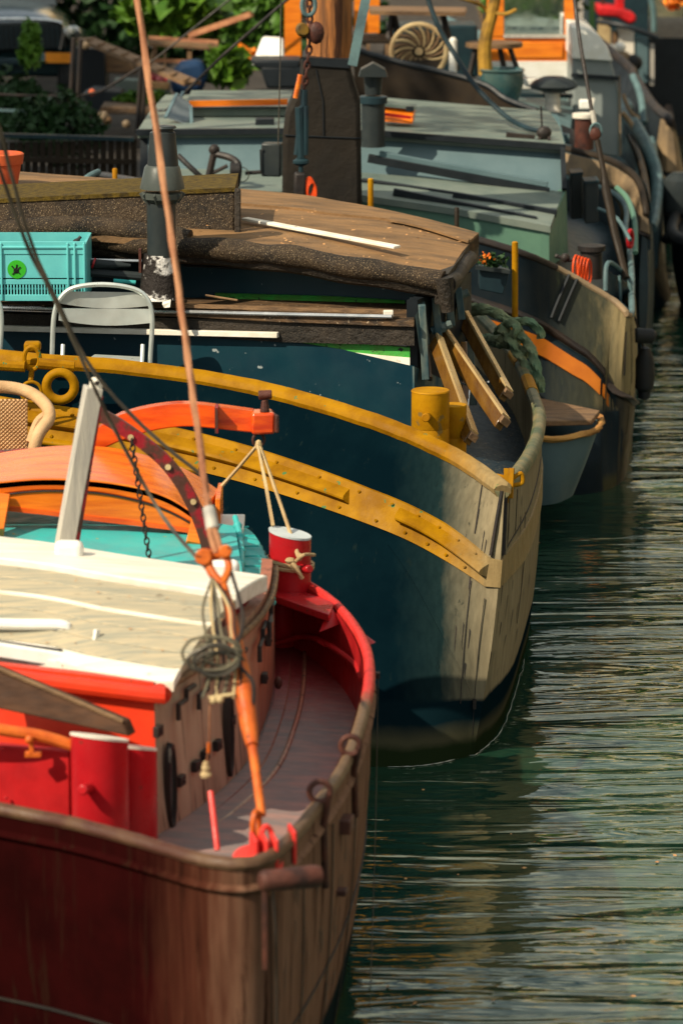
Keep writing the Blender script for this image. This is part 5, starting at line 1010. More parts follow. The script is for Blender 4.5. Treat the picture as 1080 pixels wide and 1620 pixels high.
# orange coil, black bag, guard rail and things at the bow of the grey barge
oc = thing('orange_rope_coil', 'bright orange rope coil hung over a black bollard on the grey barge bow', 'rope', P(922, 425, 20.6))
for i in range(5):
    MB().tube([p + V((i * .020, i * .014, -.008 * i)) for p in ring(P(910, 424, 20.5), .052, .01, ax=(.9, -.4, .1), sc=(.9, 1.45), seg=22)], .0062, 6, closed=True).build('loop', 'bright_orange', oc)
bgb = thing('black_bollard', 'black bollard with wires behind the orange rope coil', 'bollard', P(930, 430, 20.8))
MB().lathe(P(934, 440, 20.9), [(.07, 0), (.065, .16), (.085, .17), (.085, .20)], seg=20).build('post', 'black_iron', bgb)
m = MB(); m.ball(P(893, 408, 20.6), .03, 10); m.ball(P(880, 405, 20.6), .015, 8); m.tube([P(880, 405, 20.6), P(900, 412, 20.6), P(918, 405, 20.6)], .012, 8); m.build('pin', 'black_iron', bgb)
grl = thing('guard_rail', 'low blue-grey tubular guard rail on the right of the grey barge bow', 'railing', P(975, 450, 20.5))
MB().tube(crv([P(957, 460, 20.45), P(958, 424, 20.5), (P(966, 416, 20.6)), P(990, 436, 20.8), P(996, 452, 20.8), P(997, 500, 20.8)], 5), .014, 8).build('frame', 'blue_grey', grl)
MB().tube([P(979, 436, 20.7), P(981, 480, 20.7)], .009, 8).build('post', 'blue_grey', grl)
MB().prism([P(963, 430, 20.62), P(992, 448, 20.85), P(993, 495, 20.85), P(963, 468, 20.62)], (0, .01, 0)).build('panel', 'steel_blue', grl)
fn = thing('log_fender', 'short horizontal black log fender at the stem of the grey barge', 'fender', P(1015, 533, 20.4))
MB().lathe(P(1000, 530, 20.3), [(.03, 0), (.045, .02), (.045, .12), (.03, .14)], ax=(1, .2, -.1), seg=18).build('log', 'rubber', fn, bevel=.004)
fn2 = thing('bag_fender', 'long black bag fender hanging below the log fender near the water', 'fender', P(1020, 585, 20.4))
MB().lathe(P(1018, 632, 20.4), [(.02, 0), (.035, .01), (.036, .05), (.055, .07), (.062, .15), (.055, .24), (.03, .31), (.01, .32)], seg=20).build('bag', 'rubber', fn2)
MB().tube([P(1016, 548, 20.4), P(1003, 500, 20.4)], .006, 6).build('cord', 'black_iron', fn2)
# screens and deck gear on the dark foredeck
for i, (x0, y0, x1, y1, Y) in enumerate(((903, 275, 921, 345, 22.6), (925, 288, 946, 352, 22.3))):
    o = thing('deck_locker', ('narrow dark deck locker next to the pale deckhouse end', 'dark deck locker with pale edge just left of the slanting stay')[i], 'locker', P((x0 + x1) / 2, y1, Y))
    MB().prism([P(x0, y0 + 2, Y), P(x1, y0, Y), P(x1, y1, Y), P(x0, y1 + 2, Y)], (0, .2, 0)).build('body', 'black_plastic', o, bevel=.006)
    MB().prism([P(x0 - 1, y0 - 1, Y - .01), P(x1 + 1, y0 - 3, Y - .01), P(x1 + 1, y0 + 1, Y - .01), P(x0 - 1, y0 + 3, Y - .01)], (0, .22, 0)).build('lid', 'steel_blue', o)
MB().tube(crv([P(945, 330, 21.9), P(975, 345, 21.8), P(996, 380, 21.6)], 4), .012, 8).build('deck_pipe', 'blue_grey', b3)
MB().tube(crv([P(974, 296, 22.6), P(992, 315, 22.5), P(1003, 350, 22.2), P(1004, 400, 21.9)], 4), .018, 8).build('hand_rail', 'pale_green', b3)
MB().tube(ring(P(996, 378, 21.7), .035, .01, ax=(.8, -.6, 0), sc=(.7, 1.5)), .014, 8, closed=True).build('red_hook', 'red', b3)

# ------------------------------------------------------------------ boat 4: barge with the orange wheelhouse
b4 = thing('wheelhouse_barge', 'dark barge with orange wooden wheelhouse, white base and tan rubbing band', 'barge', (1.2, 27, 0))
k4 = [(V((-.8, 28.0, 1.5)), V((-.8, 27.8, 0)))]
for px, py, Y, bx, by in [(500, 165, 26.0, -.2, 25.8), (700, 190, 25.6, .75, 25.3), (850, 222, 25.2, 1.3, 24.6), (893, 235, 25.0, 1.55, 24.4), (952, 250, 24.7, 1.9, 24.0), (988, 268, 24.4, 2.02, 23.8), (1009, 292, 24.2, 2.08, 23.8), (1022, 345, 24.0, 2.1, 23.9), (1024, 300, 25.5, 2.3, 25.5), (1010, 240, 27.5, 2.3, 27.5), (980, 180, 30, 2.3, 30)]:
    k4.append((P(px, py, Y), V((bx, by, 0))))
h4 = Hull(k4, .03)
h4.skin('hull', 'steel_blue', b4, .05, .25, im='steel_blue')
h4.rail('gunwale', 'dark_brown', b4, .025, flat=.9)
us = lin(2, 8, 60); h4.strip('rubbing_band', 'tan_band', b4, us, [.02] * 60, [.12] * 60, .02)
h4.strip('dark_band', 'black_iron', b4, us, [.125] * 60, [.15] * 60, .03, half=True)
h4.deck('deck', 'blue_grey', b4, 8, .2, .05, 20)
pg('sheer_bulwark', [[(560, 78, 25.9), (590, 88, 25.9), (650, 104, 25.8), (720, 120, 25.7), (770, 137, 25.6), (800, 158, 25.5), (848, 176, 25.4)], [(560, 175, 25.9), (590, 176, 25.9), (650, 178, 25.8), (720, 180, 25.7), (770, 182, 25.6), (800, 184, 25.5), (848, 186, 25.4)]], 'dark_brown', (0, .06, 0), b4)
MB().tube(crv([P(560, 77, 25.9), P(590, 87, 25.9), P(650, 103, 25.8), P(720, 119, 25.7), P(770, 136, 25.6), P(800, 157, 25.5), P(848, 175, 25.4)], 4), .022, 8).build('bulwark_cap', 'seam_black', b4)
pg('foredeck', [[(560, 120, 26.2), (900, 215, 25.3)], [(560, 95, 28.4), (910, 140, 28.4)]], 'blue_grey', (0, 0, -.05), b4)
# wheelhouse
yw = 27.6
wz = lambda x, y, d=0: P(x, y, yw + d)
def wbox(n_, x0, y0, x1, y1, m_, d=0, th=.06, par=None, **k): return MB().prism([wz(x0, y0, d), wz(x1, y0, d), wz(x1, y1, d), wz(x0, y1, d)], (0, th, 0)).build(n_, m_, par or b4, **k)
whs = wbox('wheelhouse', 770, 58, 906, 97, 'wheelhouse_orange', bevel=.006)
for (x0, x1) in ((770, 797), (892, 908)): wbox('door_frame', x0, -80, x1, 58, 'wheelhouse_orange', -.004, par=whs, bevel=.006)
wbox('door_panel', 800, 66, 890, 92, 'wheelhouse_orange', -.015, .02, par=whs, bevel=.008)
M['glass_clear'] = mat('glass_clear', (0.9, 0.95, 0.92), (0.9, 0.95, 0.92), 0.09, spec=0.5, trans=1.0)
gl = wbox('window_pane', 797, -80, 892, 58, 'glass_clear', .03, .006, par=whs)
bt = thing('pale_boat_roof', 'pale boat roof seen through the orange wheelhouse window', 'boat', P(840, 60, 31)); MB().tube([P(780, 62, 31), P(910, 66, 31)], [.0, .0], 4).build('seam', 'seam_black', bt)
MB().grid([crv([P(770, 44, 31), P(810, 28, 31), (P(860, 28, 31)), P(915, 38, 31)], 5), crv([P(770, 90, 30), P(810, 92, 30), P(860, 94, 30), P(915, 96, 30)], 5)], V((0, 0, -.05))).build('roof', 'roof_grey', bt)
MB().beam(P(775, 44, 30.6), P(912, 46, 30.6), .03, .03).build('gutter', 'steel_blue', bt)
lv = thing('window_bush', 'green bush beyond the pane of the orange wheelhouse', 'shrub', P(840, 20, 34)); tuft('foliage', 'leaf', lv, P(840, 0, 34), .5, 700, .1, 91, (1.2, .5, .7))
wbox('window_sill', 796, 55, 894, 60, 'grey_wood', -.02, .05, par=whs)
wbox('white_base', 772, 97, 906, 146, 'white', -.02)
wbox('cabin_behind', 560, -80, 600, 52, 'wheelhouse_orange', .6, par=b4); wbox('cabin_behind', 450, -80, 476, 90, 'wheelhouse_orange', .2)
MB().prism([wz(906, 97, .0), wz(906, -40, 0), wz(906, -40, 1.5), wz(906, 97, 1.5)], (-.03, 0, 0)).build('wheelhouse_side', 'wheelhouse_orange', b4)
cs = [(905, 44), (925, 46), (945, 57), (958, 75), (966, 95), (974, 125), (980, 150), (980, 250), (905, 238)]
MB().prism([P(x, y, 26.9) for x, y in cs], (0, 1.4, 0)).build('engine_casing', 'wh_side', b4, bevel=.02, label='grey casing with curved white top')
MB().prism([P(x, y, 26.85) for x, y in [(904, 42), (925, 44), (946, 55), (960, 74), (969, 97), (904, 93)]], (0, 1.5, 0)).build('casing_top', 'white', b4, bevel=.01)
MB().beam(P(903, 119, 26.87), P(978, 124, 26.87), .04, .03).build('casing_strip', 'seam_black', b4)
MB().beam(P(979, 120, 26.88), P(981, 245, 26.88), .012, .02, up=(0, 1, 0)).build('casing_edge', 'tan_band', b4)
vt = thing('mushroom_vent', 'black mushroom ventilator on a pale stem in front of the orange wheelhouse', 'ventilator', P(872, 175, 26.8))
MB().lathe(P(873, 176, 26.6), [(.07, 0), (.06, .02), (.055, .16)], seg=18).build('stem', 'cream', vt)
MB().lathe(P(875, 146, 26.6), [(.08, 0), (.17, .03), (.19, .05), (.15, .09), (.08, .12), (.01, .125)], seg=26).build('cap', 'black_plastic', vt)
wb_ = thing('white_locker', 'small white locker standing left of the black mushroom ventilator', 'locker', P(834, 142, 26.9))
MB().box(P(834, 132, 26.9), .15, .12, .085).build('body', 'white', wb_, bevel=.012)
MB().beam(P(800, 150, 26.8), P(905, 152, 26.8), .05, .03).build('deck_beam', 'steel_blue', b4)
m = MB(); m.lathe(P(923, 236, 25.2), [(.07, 0), (.07, .22)], seg=18); o = m.build('samson_post', 'rust_iron', b4); MB().lathe(P(923, 186, 25.2), [(.085, 0), (.085, .03)], seg=18).build('post_cap', 'cream', o)
MB().box(P(926, 165, 26), .10, .08, .07).build('white_block', 'white', b4, bevel=.01); MB().beam(P(938, 155, 25.8), P(934, 172, 25.8), .02, .02).build('tap', 'cream', b4)
MB().prism([P(870, 180, 25.4), P(882, 182, 25.4), P(895, 235, 25.1), P(884, 236, 25.1)], (0, .03, 0)).build('stem_plate', 'blue_grey', b4)
MB().prism([P(882, 195, 25.5), P(912, 208, 25.5), P(912, 232, 25.3), P(890, 226, 25.3)], (0, .03, 0)).build('dark_bulwark', 'dark_brown', b4)
# table, bench, decorative wheel, small table, tree in pot, white post
ptb = thing('picnic_table', 'dark weathered table with splayed legs on the barge behind the black sheer', 'table', P(660, 110, 27))
for i in range(5): MB().beam(P(583 + i * .5, 13 + i * 1.6, 27.3 - i * .13), P(737 - i * .5, 15 + i * 1.6, 27.3 - i * .13), .11, .03).build('plank', 'old_wood', ptb)
for (x, y, x2, y2) in ((620, 22, 608, 105), (622, 22, 640, 100), (700, 22, 722, 112), (702, 22, 705, 80)): MB().beam(P(x, y, 27), P(x2, y2, 26.9), .035, .035).build('leg', 'black_iron', ptb)
bnc = thing('bench', 'dark slatted bench left of the spoked wheel', 'bench', P(580, 100, 26.9))
for i in range(3): MB().beam(P(540, 57 + i * 4, 27.1 - i * .12), P(626, 58 + i * 4, 27.1 - i * .12), .09, .025).build('slat', 'dark_brown', bnc)
for x in (552, 582, 612): MB().beam(P(x, 70, 26.8), P(x, 100, 26.8), .03, .03).build('leg', 'old_wood', bnc)
dw = thing('spoked_wheel', 'round carved wheel with curved brown spokes leaning by the dark bench', 'wheel', P(662, 110, 26.4))
wc_ = P(662, 82, 26.3); MB().tube(ring(wc_, .205, .02, ax=(0, -1, .3), seg=40), .020, 8, closed=True).build('rim', 'rope_tan', dw)
wx_ = V((1, 0, 0)); wy_ = V((0, -.28, .96)); 
for i in range(22):
    a = 2 * math.pi * i / 22; pts = []
    for k in range(5):
        r = .05 + .15 * k / 4; aa = a + .7 * k / 4; pts.append(wc_ + wx_ * math.cos(aa) * r + wy_ * math.sin(aa) * r)
    MB().tube(pts, [.006, .010, .012, .012, .008], 5).build('spoke', 'rope_tan' if i % 2 else 'old_wood', dw)
MB().lathe(wc_, [(.17, .03), (.18, .032)], ax=(0, 1, -.3), seg=30).build('backing', 'dark_brown', dw)
MB().lathe(wc_, [(.03, -.02), (.03, .02)], ax=(0, 1, -.3), seg=16).build('hub', 'rope_tan', dw)
dbx = thing('dark_crate', 'large blue-black storage box behind the spoked wheel', 'box', P(680, 110, 27.5)); wbox('body', 612, 40, 755, 122, 'steel_blue', .3, .5, dbx, bevel=.02)
wp = thing('white_post', 'short round white post right of the spoked wheel', 'post', P(716, 115, 26.3)); MB().lathe(P(716, 116, 26.3), [(.03, 0), (.03, .25), (.015, .27)], seg=14).build('post', 'white', wp)
sm = thing('stool_table', 'small dark round table behind the glazed blue plant pot', 'table', P(780, 120, 26.9))
MB().lathe(P(781, 74, 26.9), [(.22, 0), (.22, .035)], seg=26).build('top', 'old_wood', sm)
for (x, x2) in ((752, 742), (790, 800), (806, 822)): MB().beam(P(x, 76, 26.85), P(x2, 122, 26.8), .03, .03).build('leg', 'black_iron', sm)
tr = thing('potted_tree', 'small tree with yellowish trunk in a glazed blue pot', 'potted tree', P(788, 160, 26.2))
MB().lathe(P(793, 165, 26.2), [(.10, 0), (.14, .06), (.165, .16), (.16, .24), (.175, .26), (.16, .27), (.15, .25)], seg=26).build('pot', 'blue_pot', tr)
MB().tube(crv([P(768, 118, 26.2), P(766, 80, 26.2), P(770, 50, 26.2), P(778, 20, 26.2), P(784, -20, 26.2), P(780, -90, 26.2)], 5), [.055 - .0006 * i for i in range(26)], 10).build('trunk', 'bark_yellow', tr)
for pts in ([(776, 30, 26.2), (762, 10, 26.2), (744, 2, 26.1), (720, -5, 26.1)], [(780, 20, 26.2), (800, 22, 26.1), (816, 15, 26.1)], [(782, 0, 26.2), (800, -20, 26.2), (830, -60, 26.2)]): MB().tube(crv([P(*q) for q in pts], 4), .014, 6).build('limb', 'bark_yellow', tr)
tuft('crown', 'leaf', tr, P(785, -150, 26.2), .55, 900, .07, 31, (1.2, 1, .7))
MB().grid([[P(415, 60, 27.5), P(448, 62, 27.5)], [P(398, 104, 27.3), P(450, 105, 27.3)]], V((0, .2, 0))).build('white_hatch', 'white', b4, bevel=.02)
for (x0, y0, x1, y1) in ((395, 95, 475, 110), (410, 105, 480, 140)): MB().prism([P(x0, y0, 26.6), P(x1, y0, 26.6), P(x1, y1, 26.6), P(x0 + 12, y1, 26.6)], (0, .4, 0)).build('black_cover', 'seam_black', b4, bevel=.02)

# ------------------------------------------------------------------ further boats on the right
b5 = thing('far_dark_barge', 'dark barge with a pale blue-grey curved gunwale beyond the wheelhouse barge', 'barge', (2.6, 30, 0))
k5 = [(V((1.0, 34, 1.6)), V((1.0, 33.8, 0)))]
for px, py, Y, bx, by in [(960, 150, 29.5, 2.0, 29.2), (985, 178, 28.8, 2.25, 28.4), (1005, 202, 28.2, 2.4, 27.8), (1024, 240, 27.6, 2.5, 27.2), (1036, 278, 27.2, 2.58, 27.0), (1034, 325, 26.6, 2.5, 26.6), (1027, 362, 26.2, 2.4, 26.5), (1032, 300, 28, 2.62, 28), (1033, 240, 30, 2.8, 30), (1030, 180, 33, 3.0, 33)]:
    k5.append((P(px, py, Y), V((bx, by, 0))))
h5 = Hull(k5, .02); h5.skin('hull', 'steel_blue', b5, .06, .3); h5.rail('gunwale', 'blue_grey', b5, .055, flat=.8); h5.deck('deck', 'blue_grey', b5, 7, .2, .05, 14)
MB().tube(crv([P(1000, 120, 30), P(1012, 150, 29.8), P(1018, 195, 29.5)], 4), .03, 8).build('hand_rail', 'blue_grey', b5)
MB().tube(crv([P(985, 150, 28.5), P(995, 175, 28.4), P(1010, 188, 28.4)], 4), .018, 8).build('deck_tube', 'tan_band', b5); MB().tube(crv([P(983, 178, 28.2), P(1000, 200, 28.2), P(1012, 230, 28)], 4), .022, 8).build('deck_tube', 'tan_band', b5)
b6 = thing('black_barge', 'large black barge with a brown quarter panel at the right edge of the far boats', 'barge', (3.2, 34, 0))
k6 = [(V((1.5, 36, 2.2)), V((1.5, 36, 0)))]
for px, py, Y, bx, by in [(975, 90, 33, 2.3, 33), (1000, 120, 32, 2.5, 32), (1030, 165, 31, 2.7, 31), (1055, 188, 30.2, 2.85, 30.2), (1066, 215, 30.5, 2.95, 30.6), (1067, 230, 32, 3.1, 32), (1062, 200, 35, 3.3, 35), (1055, 150, 40, 3.6, 40)]:
    k6.append((P(px, py, Y), V((bx, by, 0))))
h6 = Hull(k6, .06); h6.skin('hull', 'seam_black', b6, .06, .3); h6.deck('deck', 'dark_brown', b6, 5, .15, .05, 12); h6.rail('gunwale', 'black_iron', b6, .04)
us = lin(3.7, 6.0, 24); h6.strip('quarter_panel', 'tan_band', b6, us, [.03] * 24, [.42] * 24, .02)
b7 = thing('far_houseboat', 'far dark houseboat with red tarpaulin and pale posts at the top right corner', 'houseboat', (3.4, 38, 0))
yb = 37.
def fb(n_, x0, y0, x1, y1, m_, Y=yb, th=.1, par=None, **k): return MB().prism([P(x0, y0, Y), P(x1, y0, Y), P(x1, y1, Y), P(x0, y1, Y)], (0, th, 0)).build(n_, m_, par or b7, **k)
fb('hull', 1000, 60, 1140, 215, 'seam_black', 38, 3); fb('cabin', 930, -60, 1025, 110, 'steel_blue', 37.6, 2)
for (x0, y0, x1, y1, mm) in ((945, 30, 965, 70, 'rope_tan'), (975, 45, 1002, 88, 'cream'), (1006, 60, 1024, 130, 'wall_grey'), (932, 0, 940, 45, 'leaf_dark'), (950, -10, 956, 25, 'rust_iron'), (968, 50, 978, 90, 'old_wood'), (1028, 70, 1034, 135, 'grey_wood'), (915, 0, 922, 40, 'grey_wood')): fb('post_panel', x0, y0, x1, y1, mm, 36.6, .06)
MB().prism([P(944, 8, 36.4), P(975, 12, 36.4), P(1004, 22, 36.4), P(1007, 34, 36.4), P(995, 40, 36.4), P(975, 28, 36.4), P(946, 26, 36.4)], (0, .5, 0)).build('red_tarpaulin', 'red_cloth', b7, bevel=.03)
fb('red_box', 975, -20, 986, 14, 'red_cloth', 36.6, .3)
MB().tube(crv([P(944, 34, 36.2), P(990, 42, 36), P(1040, 60, 36)], 4), .025, 8).build('rail', 'seam_black', b7)
MB().tube(crv([P(1020, -20, 35), P(1032, 10, 35), P(1034, 50, 35)], 4), .03, 8).build('davit', 'blue_grey', b7)
tuft('flower_bush', 'flower_orange', b7, P(1065, 0, 35.6), .14, 160, .04, 8)
for i, (x, y, r) in enumerate(((965, 82, .09), (980, 75, .06), (985, 92, .08), (1000, 100, .1))):
    t = tag(MB().ball(P(x, y, 34.5), r, 12, (1, .8, .9)).build('buoy', ('cream', 'white', 'tan_band', 'rubber')[i], None), ('cream round buoy beside the pale posts of the far houseboat', 'small white buoy above the cream one on the far houseboat', 'tan buoy below the white one on the far houseboat', 'black round buoy lowest of the buoy cluster near the far black barge')[i], 'buoy', 'buoys on the far houseboat')
bd = thing('black_launch', 'black launch with outboard cut off by the right picture edge', 'launch', (3.0, 27, 0))
k8 = [(P(x, y, Y), V((bx, by, 0))) for x, y, Y, bx, by in ((1120, 300, 28.2, 3.5, 28.2), (1078, 322, 27.4, 2.85, 27.2), (1062, 350, 26.7, 2.62, 26.6), (1066, 376, 26.0, 2.66, 26.1), (1120, 390, 25.6, 3.0, 25.9))]
h8 = Hull(k8, .02); h8.skin('hull', 'rubber', bd, .05, .2); h8.rail('gunwale', 'rubber', bd, .05); h8.deck('deck', 'seam_black', bd, 2, .05, .03, 8)
m = MB(); m.lathe(P(1072, 345, 27), [(.05, 0), (.12, .05), (.14, .2), (.12, .30), (.05, .36)], seg=20); m.build('outboard_hood', 'black_plastic', bd)
m = MB(); m.tube([P(1064, 335, 27), P(1056, 370, 26.9)], .03, 8); m.ball(P(1054, 378, 26.6), .045, 10); m.build('outboard_leg', 'rubber', bd)
lt = thing('light_line', 'thin mooring line from the far black barge to the black launch', 'line', P(1060, 300, 28)); MB().tube(crv([P(1035, 270, 29), P(1052, 282, 28.2), P(1068, 300, 27.3)], 4), .006, 6).build('line', 'rope_tan', lt)

# ------------------------------------------------------------------ quay side on the left
quay_z = .9
def leaf_ball(name, lbl, cat, c, r, n, size, mm, seed, sc=(1, 1, 1), group=None, stems=None, hollow=.35):
    t = thing(name, lbl, cat, V(c) - V((0, 0, r * sc[2])), group)
    tuft('foliage', mm, t, c, r, n, size, seed, sc, hollow)
    for s in (stems or []): MB().tube(crv([V(p) for p in s], 3), .012 if r < 1 else .05, 6).build('stem', 'bark', t)
    return t
# car
car = thing('parked_car', 'dark green-black old car with chrome grille and yellow plate on the quay', 'car', P(0, 150, 33))
yc = 33.0; C_ = lambda x, y, d=0: P(x, y, yc + d)
def carbox(n_, pts, m_, ext, par=None, **k): return MB().prism([C_(*p) for p in pts], ext).build(n_, m_, par or car, **k)
hood = [[C_(-190, 62), C_(-100, 45, -.08), C_(0, 42, -.12), C_(80, 45, -.08), C_(122, 60)], [C_(-185, 40, .3), C_(-100, 24, .3), C_(0, 18, .3), C_(70, 22, .3), C_(116, 42, .3)], [C_(-175, 20, 1.3), C_(-100, 2, 1.3), C_(0, -8, 1.3), C_(60, -3, 1.3), C_(100, 12, 1.3)]]
MB().grid([crv(r, 4) for r in hood], V((0, 0, -.1))).build('bonnet', 'dark_green_car', car, sub=1)
carbox('front', [(-190, 62, .0), (122, 60, .0), (126, 100, .0), (120, 122, .05), (-190, 122, .05)], 'dark_green_car', (0, 1.2, 0), bevel=.04)
carbox('grille_surround', [(-70, 38, -.14), (98, 33, -.14), (104, 78, -.14), (-66, 82, -.14)], 'black_plastic', (0, .12, 0), bevel=.02)
for i in range(20): MB().beam(C_(-62 + i * 8, 42, -.17), C_(-60 + i * 8, 76, -.17), .01, .02, up=(0, 1, 0)).build('grille_bar', 'steel_blue', car)
MB().tube(crv([C_(-70, 36, -.17), C_(10, 30, -.2), C_(85, 33, -.17), C_(100, 45, -.16), C_(95, 78, -.15)], 4), .014, 8).build('chrome_trim', 'chrome', car)
for (x, y) in ((113, 52), (48, 48)):
    hl = MB().lathe(C_(x + 4, y, -.05), [(.05, .0), (.075, -.06), (.07, -.08), (.001, -.085)], ax=(0, 1, 0), seg=20).build('headlight', 'chrome', car)
MB().beam(C_(-190, 100, -.2), C_(128, 96, -.2), .1, .07).build('bumper', 'steel_blue', car, bevel=.02)
pl_ = carbox('number_plate', [(66, 83, -.27), (117, 84, -.27), (117, 100, -.27), (66, 99, -.27)], 'plate_orange', (0, .015, 0)); carbox('plate_badge', [(66, 83, -.274), (72, 83, -.274), (72, 99, -.274), (66, 99, -.274)], 'blue_grey', (0, .004, 0), pl_)
m = MB(); m.grid([[C_(-150, 5, 1.3), C_(90, 8, 1.3)], [C_(-130, -70, 1.9), C_(70, -68, 1.9)]], V((0, .02, 0))); m.build('windscreen', 'glass_dark', car)
carbox('roof', [(-130, -72, 1.9), (70, -70, 1.9), (60, -85, 1.9), (-120, -88, 1.9)], 'dark_green_car', (0, 1.8, 0), bevel=.05)
for x in (-150, 95):
    w_ = MB().lathe(P(x, 128, 33.3), [(.28, 0), (.32, .03), (.32, .17), (.28, .2)], ax=(1, 0, 0), seg=24).build('tyre', 'rubber', car)
    MB().lathe(P(x, 128, 33.3), [(.18, -.003), (.18, .203)], ax=(1, 0, 0), seg=20).build('rim', 'chrome', w_)
# plants
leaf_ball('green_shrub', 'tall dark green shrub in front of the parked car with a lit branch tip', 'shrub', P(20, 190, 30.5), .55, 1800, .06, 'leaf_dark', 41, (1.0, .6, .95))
leaf_ball('climbing_plant', 'thin green climbing plant rising before the car grille', 'plant', P(48, 75, 30.0), .26, 300, .05, 'leaf', 42, (.5, .5, 1.2), hollow=0)
leaf_ball('green_shrub', 'low dark green bush left of the dark wooden fence above the mossy roof', 'shrub', P(90, 205, 27.6), .42, 1200, .05, 'leaf_dark', 43, (1.2, .6, .9))
leaf_ball('palm_plant', 'bright green broad-leaved plant at the top behind the brown rope', 'plant', P(275, 22, 32), .50, 480, .15, 'leaf_mid', 44, (1.3, .6, .62), stems=[[P(262, 120, 32), P(262, 80, 32), P(270, 30, 32)], [P(235, 110, 32), P(250, 60, 32), P(268, 35, 32)]], hollow=.1)
leaf_ball('potted_plant', 'bright green potted plant left of the black cover on the quay', 'plant', P(360, 105, 30), .24, 200, .11, 'leaf_mid', 45, (1, .7, .9), hollow=0)
leaf_ball('small_shrub', 'yellow-green shrub with flowers right of the bright potted plant', 'shrub', P(385, 92, 31), .20, 160, .07, 'flower_orange', 46, (1, .7, .5), hollow=0)
leaf_ball('grass_cushion', 'low yellow-green cushion plant on a pale wall behind the chimney', 'plant', P(228, 155, 29.5), .22, 700, .035, 'leaf_mid', 47, (1.35, .8, .38), hollow=0)
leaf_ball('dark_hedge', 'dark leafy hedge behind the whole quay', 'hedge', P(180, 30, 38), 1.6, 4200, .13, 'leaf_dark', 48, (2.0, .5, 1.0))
leaf_ball('tall_bush', 'dark olive bush at the top between palm plant and orange cabin', 'shrub', P(405, 15, 34), .8, 1500, .08, 'leaf', 49, (.7, .5, .9))
leaf_ball('flower_plant', 'pink and white flowers in the sun behind the brown rope', 'plant', P(246, 122, 30), .10, 90, .035, 'flower_pink', 50, (1.4, .8, .9), hollow=0)
# furniture and clutter on the quay: crates, planks, pots, table, fence, bikes
def qbox(n_, lbl, cat, pts, Y, th, m_, group=None, bevel=.01):
    o = MB().prism([P(x, y, Y) for x, y in pts], (0, th, 0)).build(n_, m_, None, bevel=bevel); return tag(o, lbl, cat, group)
gp_ = thing('gangplank', 'long grey gangplank slanting down right behind the brown rope', 'gangplank', P(225, 100, 30))
MB().beam(P(135, 62, 30.5), P(305, 132, 29), .16, .03).build('plank', 'old_wood', gp_)
for q in lin(.05, .95, 9): MB().beam(P(135, 62, 30.5).lerp(P(305, 132, 29), q) + V((-.02, -.11, .02)), P(135, 62, 30.5).lerp(P(305, 132, 29), q) + V((.02, .11, .02)), .03, .015).build('cleat', 'old_wood', gp_)
tag(MB().beam(P(300, 56, 31.5), P(398, 22, 31.2), .05, .05).build('timber', 'rope_brown', None), 'sunlit orange-brown timber rising to the right under the bush', 'timber')
qt = thing('garden_table', 'low brown garden table under the bright palm plant', 'table', P(285, 110, 31))
for i in range(4): MB().beam(P(235, 60 + i * 3, 31.3 - i * .1), P(345, 67 + i * 3, 31.3 - i * .1), .09, .03).build('slat', 'rope_brown' if i < 2 else 'old_wood', qt)
for x in (245, 300, 335): MB().beam(P(x, 68, 31), P(x, 125, 31), .04, .04).build('leg', 'old_wood', qt)
MB().beam(P(245, 95, 31), P(310, 98, 31), .05, .03).build('shelf', 'rope_brown', qt)
qbox('pale_wall', 'pale grey low wall sunlit under the cushion plant', 'wall', [(180, 125), (268, 130), (268, 160), (190, 160)], 30.2, .2, 'roof_grey')
qbox('dark_chest', 'large dark chest on the quay right of the tall shrub', 'chest', [(120, 75), (165, 78), (168, 150), (120, 150)], 30.6, .5, 'seam_black')
qbox('dark_chest', 'dark tapered cover beside the pale wall on the quay', 'cover', [(130, 150), (145, 142), (190, 145), (200, 165), (150, 176)], 29.6, .4, 'seam_black')
qbox('grey_chest', 'grey sloping chest between gangplank and dark chest', 'chest', [(163, 82), (200, 90), (215, 118), (165, 115)], 30.8, .3, 'old_wood')
qbox('stone_bench', 'sunlit brown plank bench below the cushion plant', 'bench', [(160, 168), (245, 172), (245, 182), (158, 180)], 29.0, .4, 'ledge')
qbox('flower_trough', 'pale trough holding pink flowers behind the brown rope', 'trough', [(232, 128), (268, 132), (268, 142), (232, 140)], 29.9, .15, 'brick_lit')
qbox('blue_tarp', 'dark blue tarpaulin heap beside the bright potted plant', 'tarpaulin', [(268, 118), (285, 100), (318, 96), (330, 120), (318, 150), (272, 150)], 29.8, .3, 'blue_cloth', bevel=.05)
for i, (x, y) in enumerate(((164, 185), (170, 190), (200, 196), (146, 146), (78, 234), (136, 72))):
    tag(MB().ball(P(x, y, 28.8), (.05, .04, .035, .03, .03, .035)[i], 10).build('pot', ('tan_band', 'old_wood', 'tan_band', 'terracotta', 'old_wood', 'tan_band')[i], None), ('tan stone pot at the left end of the plank bench', 'brown pot just right of the tan stone pot', 'small tan pot below the plank bench', 'terracotta pot in front of the dark cover', 'small brown pot low in the dark under the shrubs', 'small tan pot at the top right corner of the car')[i], 'pot')
fc = thing('quay_fence', 'dark wooden slat fence along the quay above the mossy roof edge', 'fence', P(100, 290, 26.4))
for i in range(22): MB().beam(P(-40 + i * 12, 226 - i * .3, 26.4), P(-40 + i * 12, 300, 26.4), .045, .02, up=(0, 1, 0)).build('slat', 'dark_brown', fc)
MB().beam(P(-60, 212, 26.35), P(212, 220, 26.35), .05, .03).build('top_rail', 'steel_blue', fc)
MB().beam(P(-60, 250, 26.35), P(212, 256, 26.35), .04, .04).build('lower_rail', 'dark_brown', fc)
fr_ = thing('iron_railing', 'black iron railing posts rising before the parked car', 'railing', P(120, 180, 28))
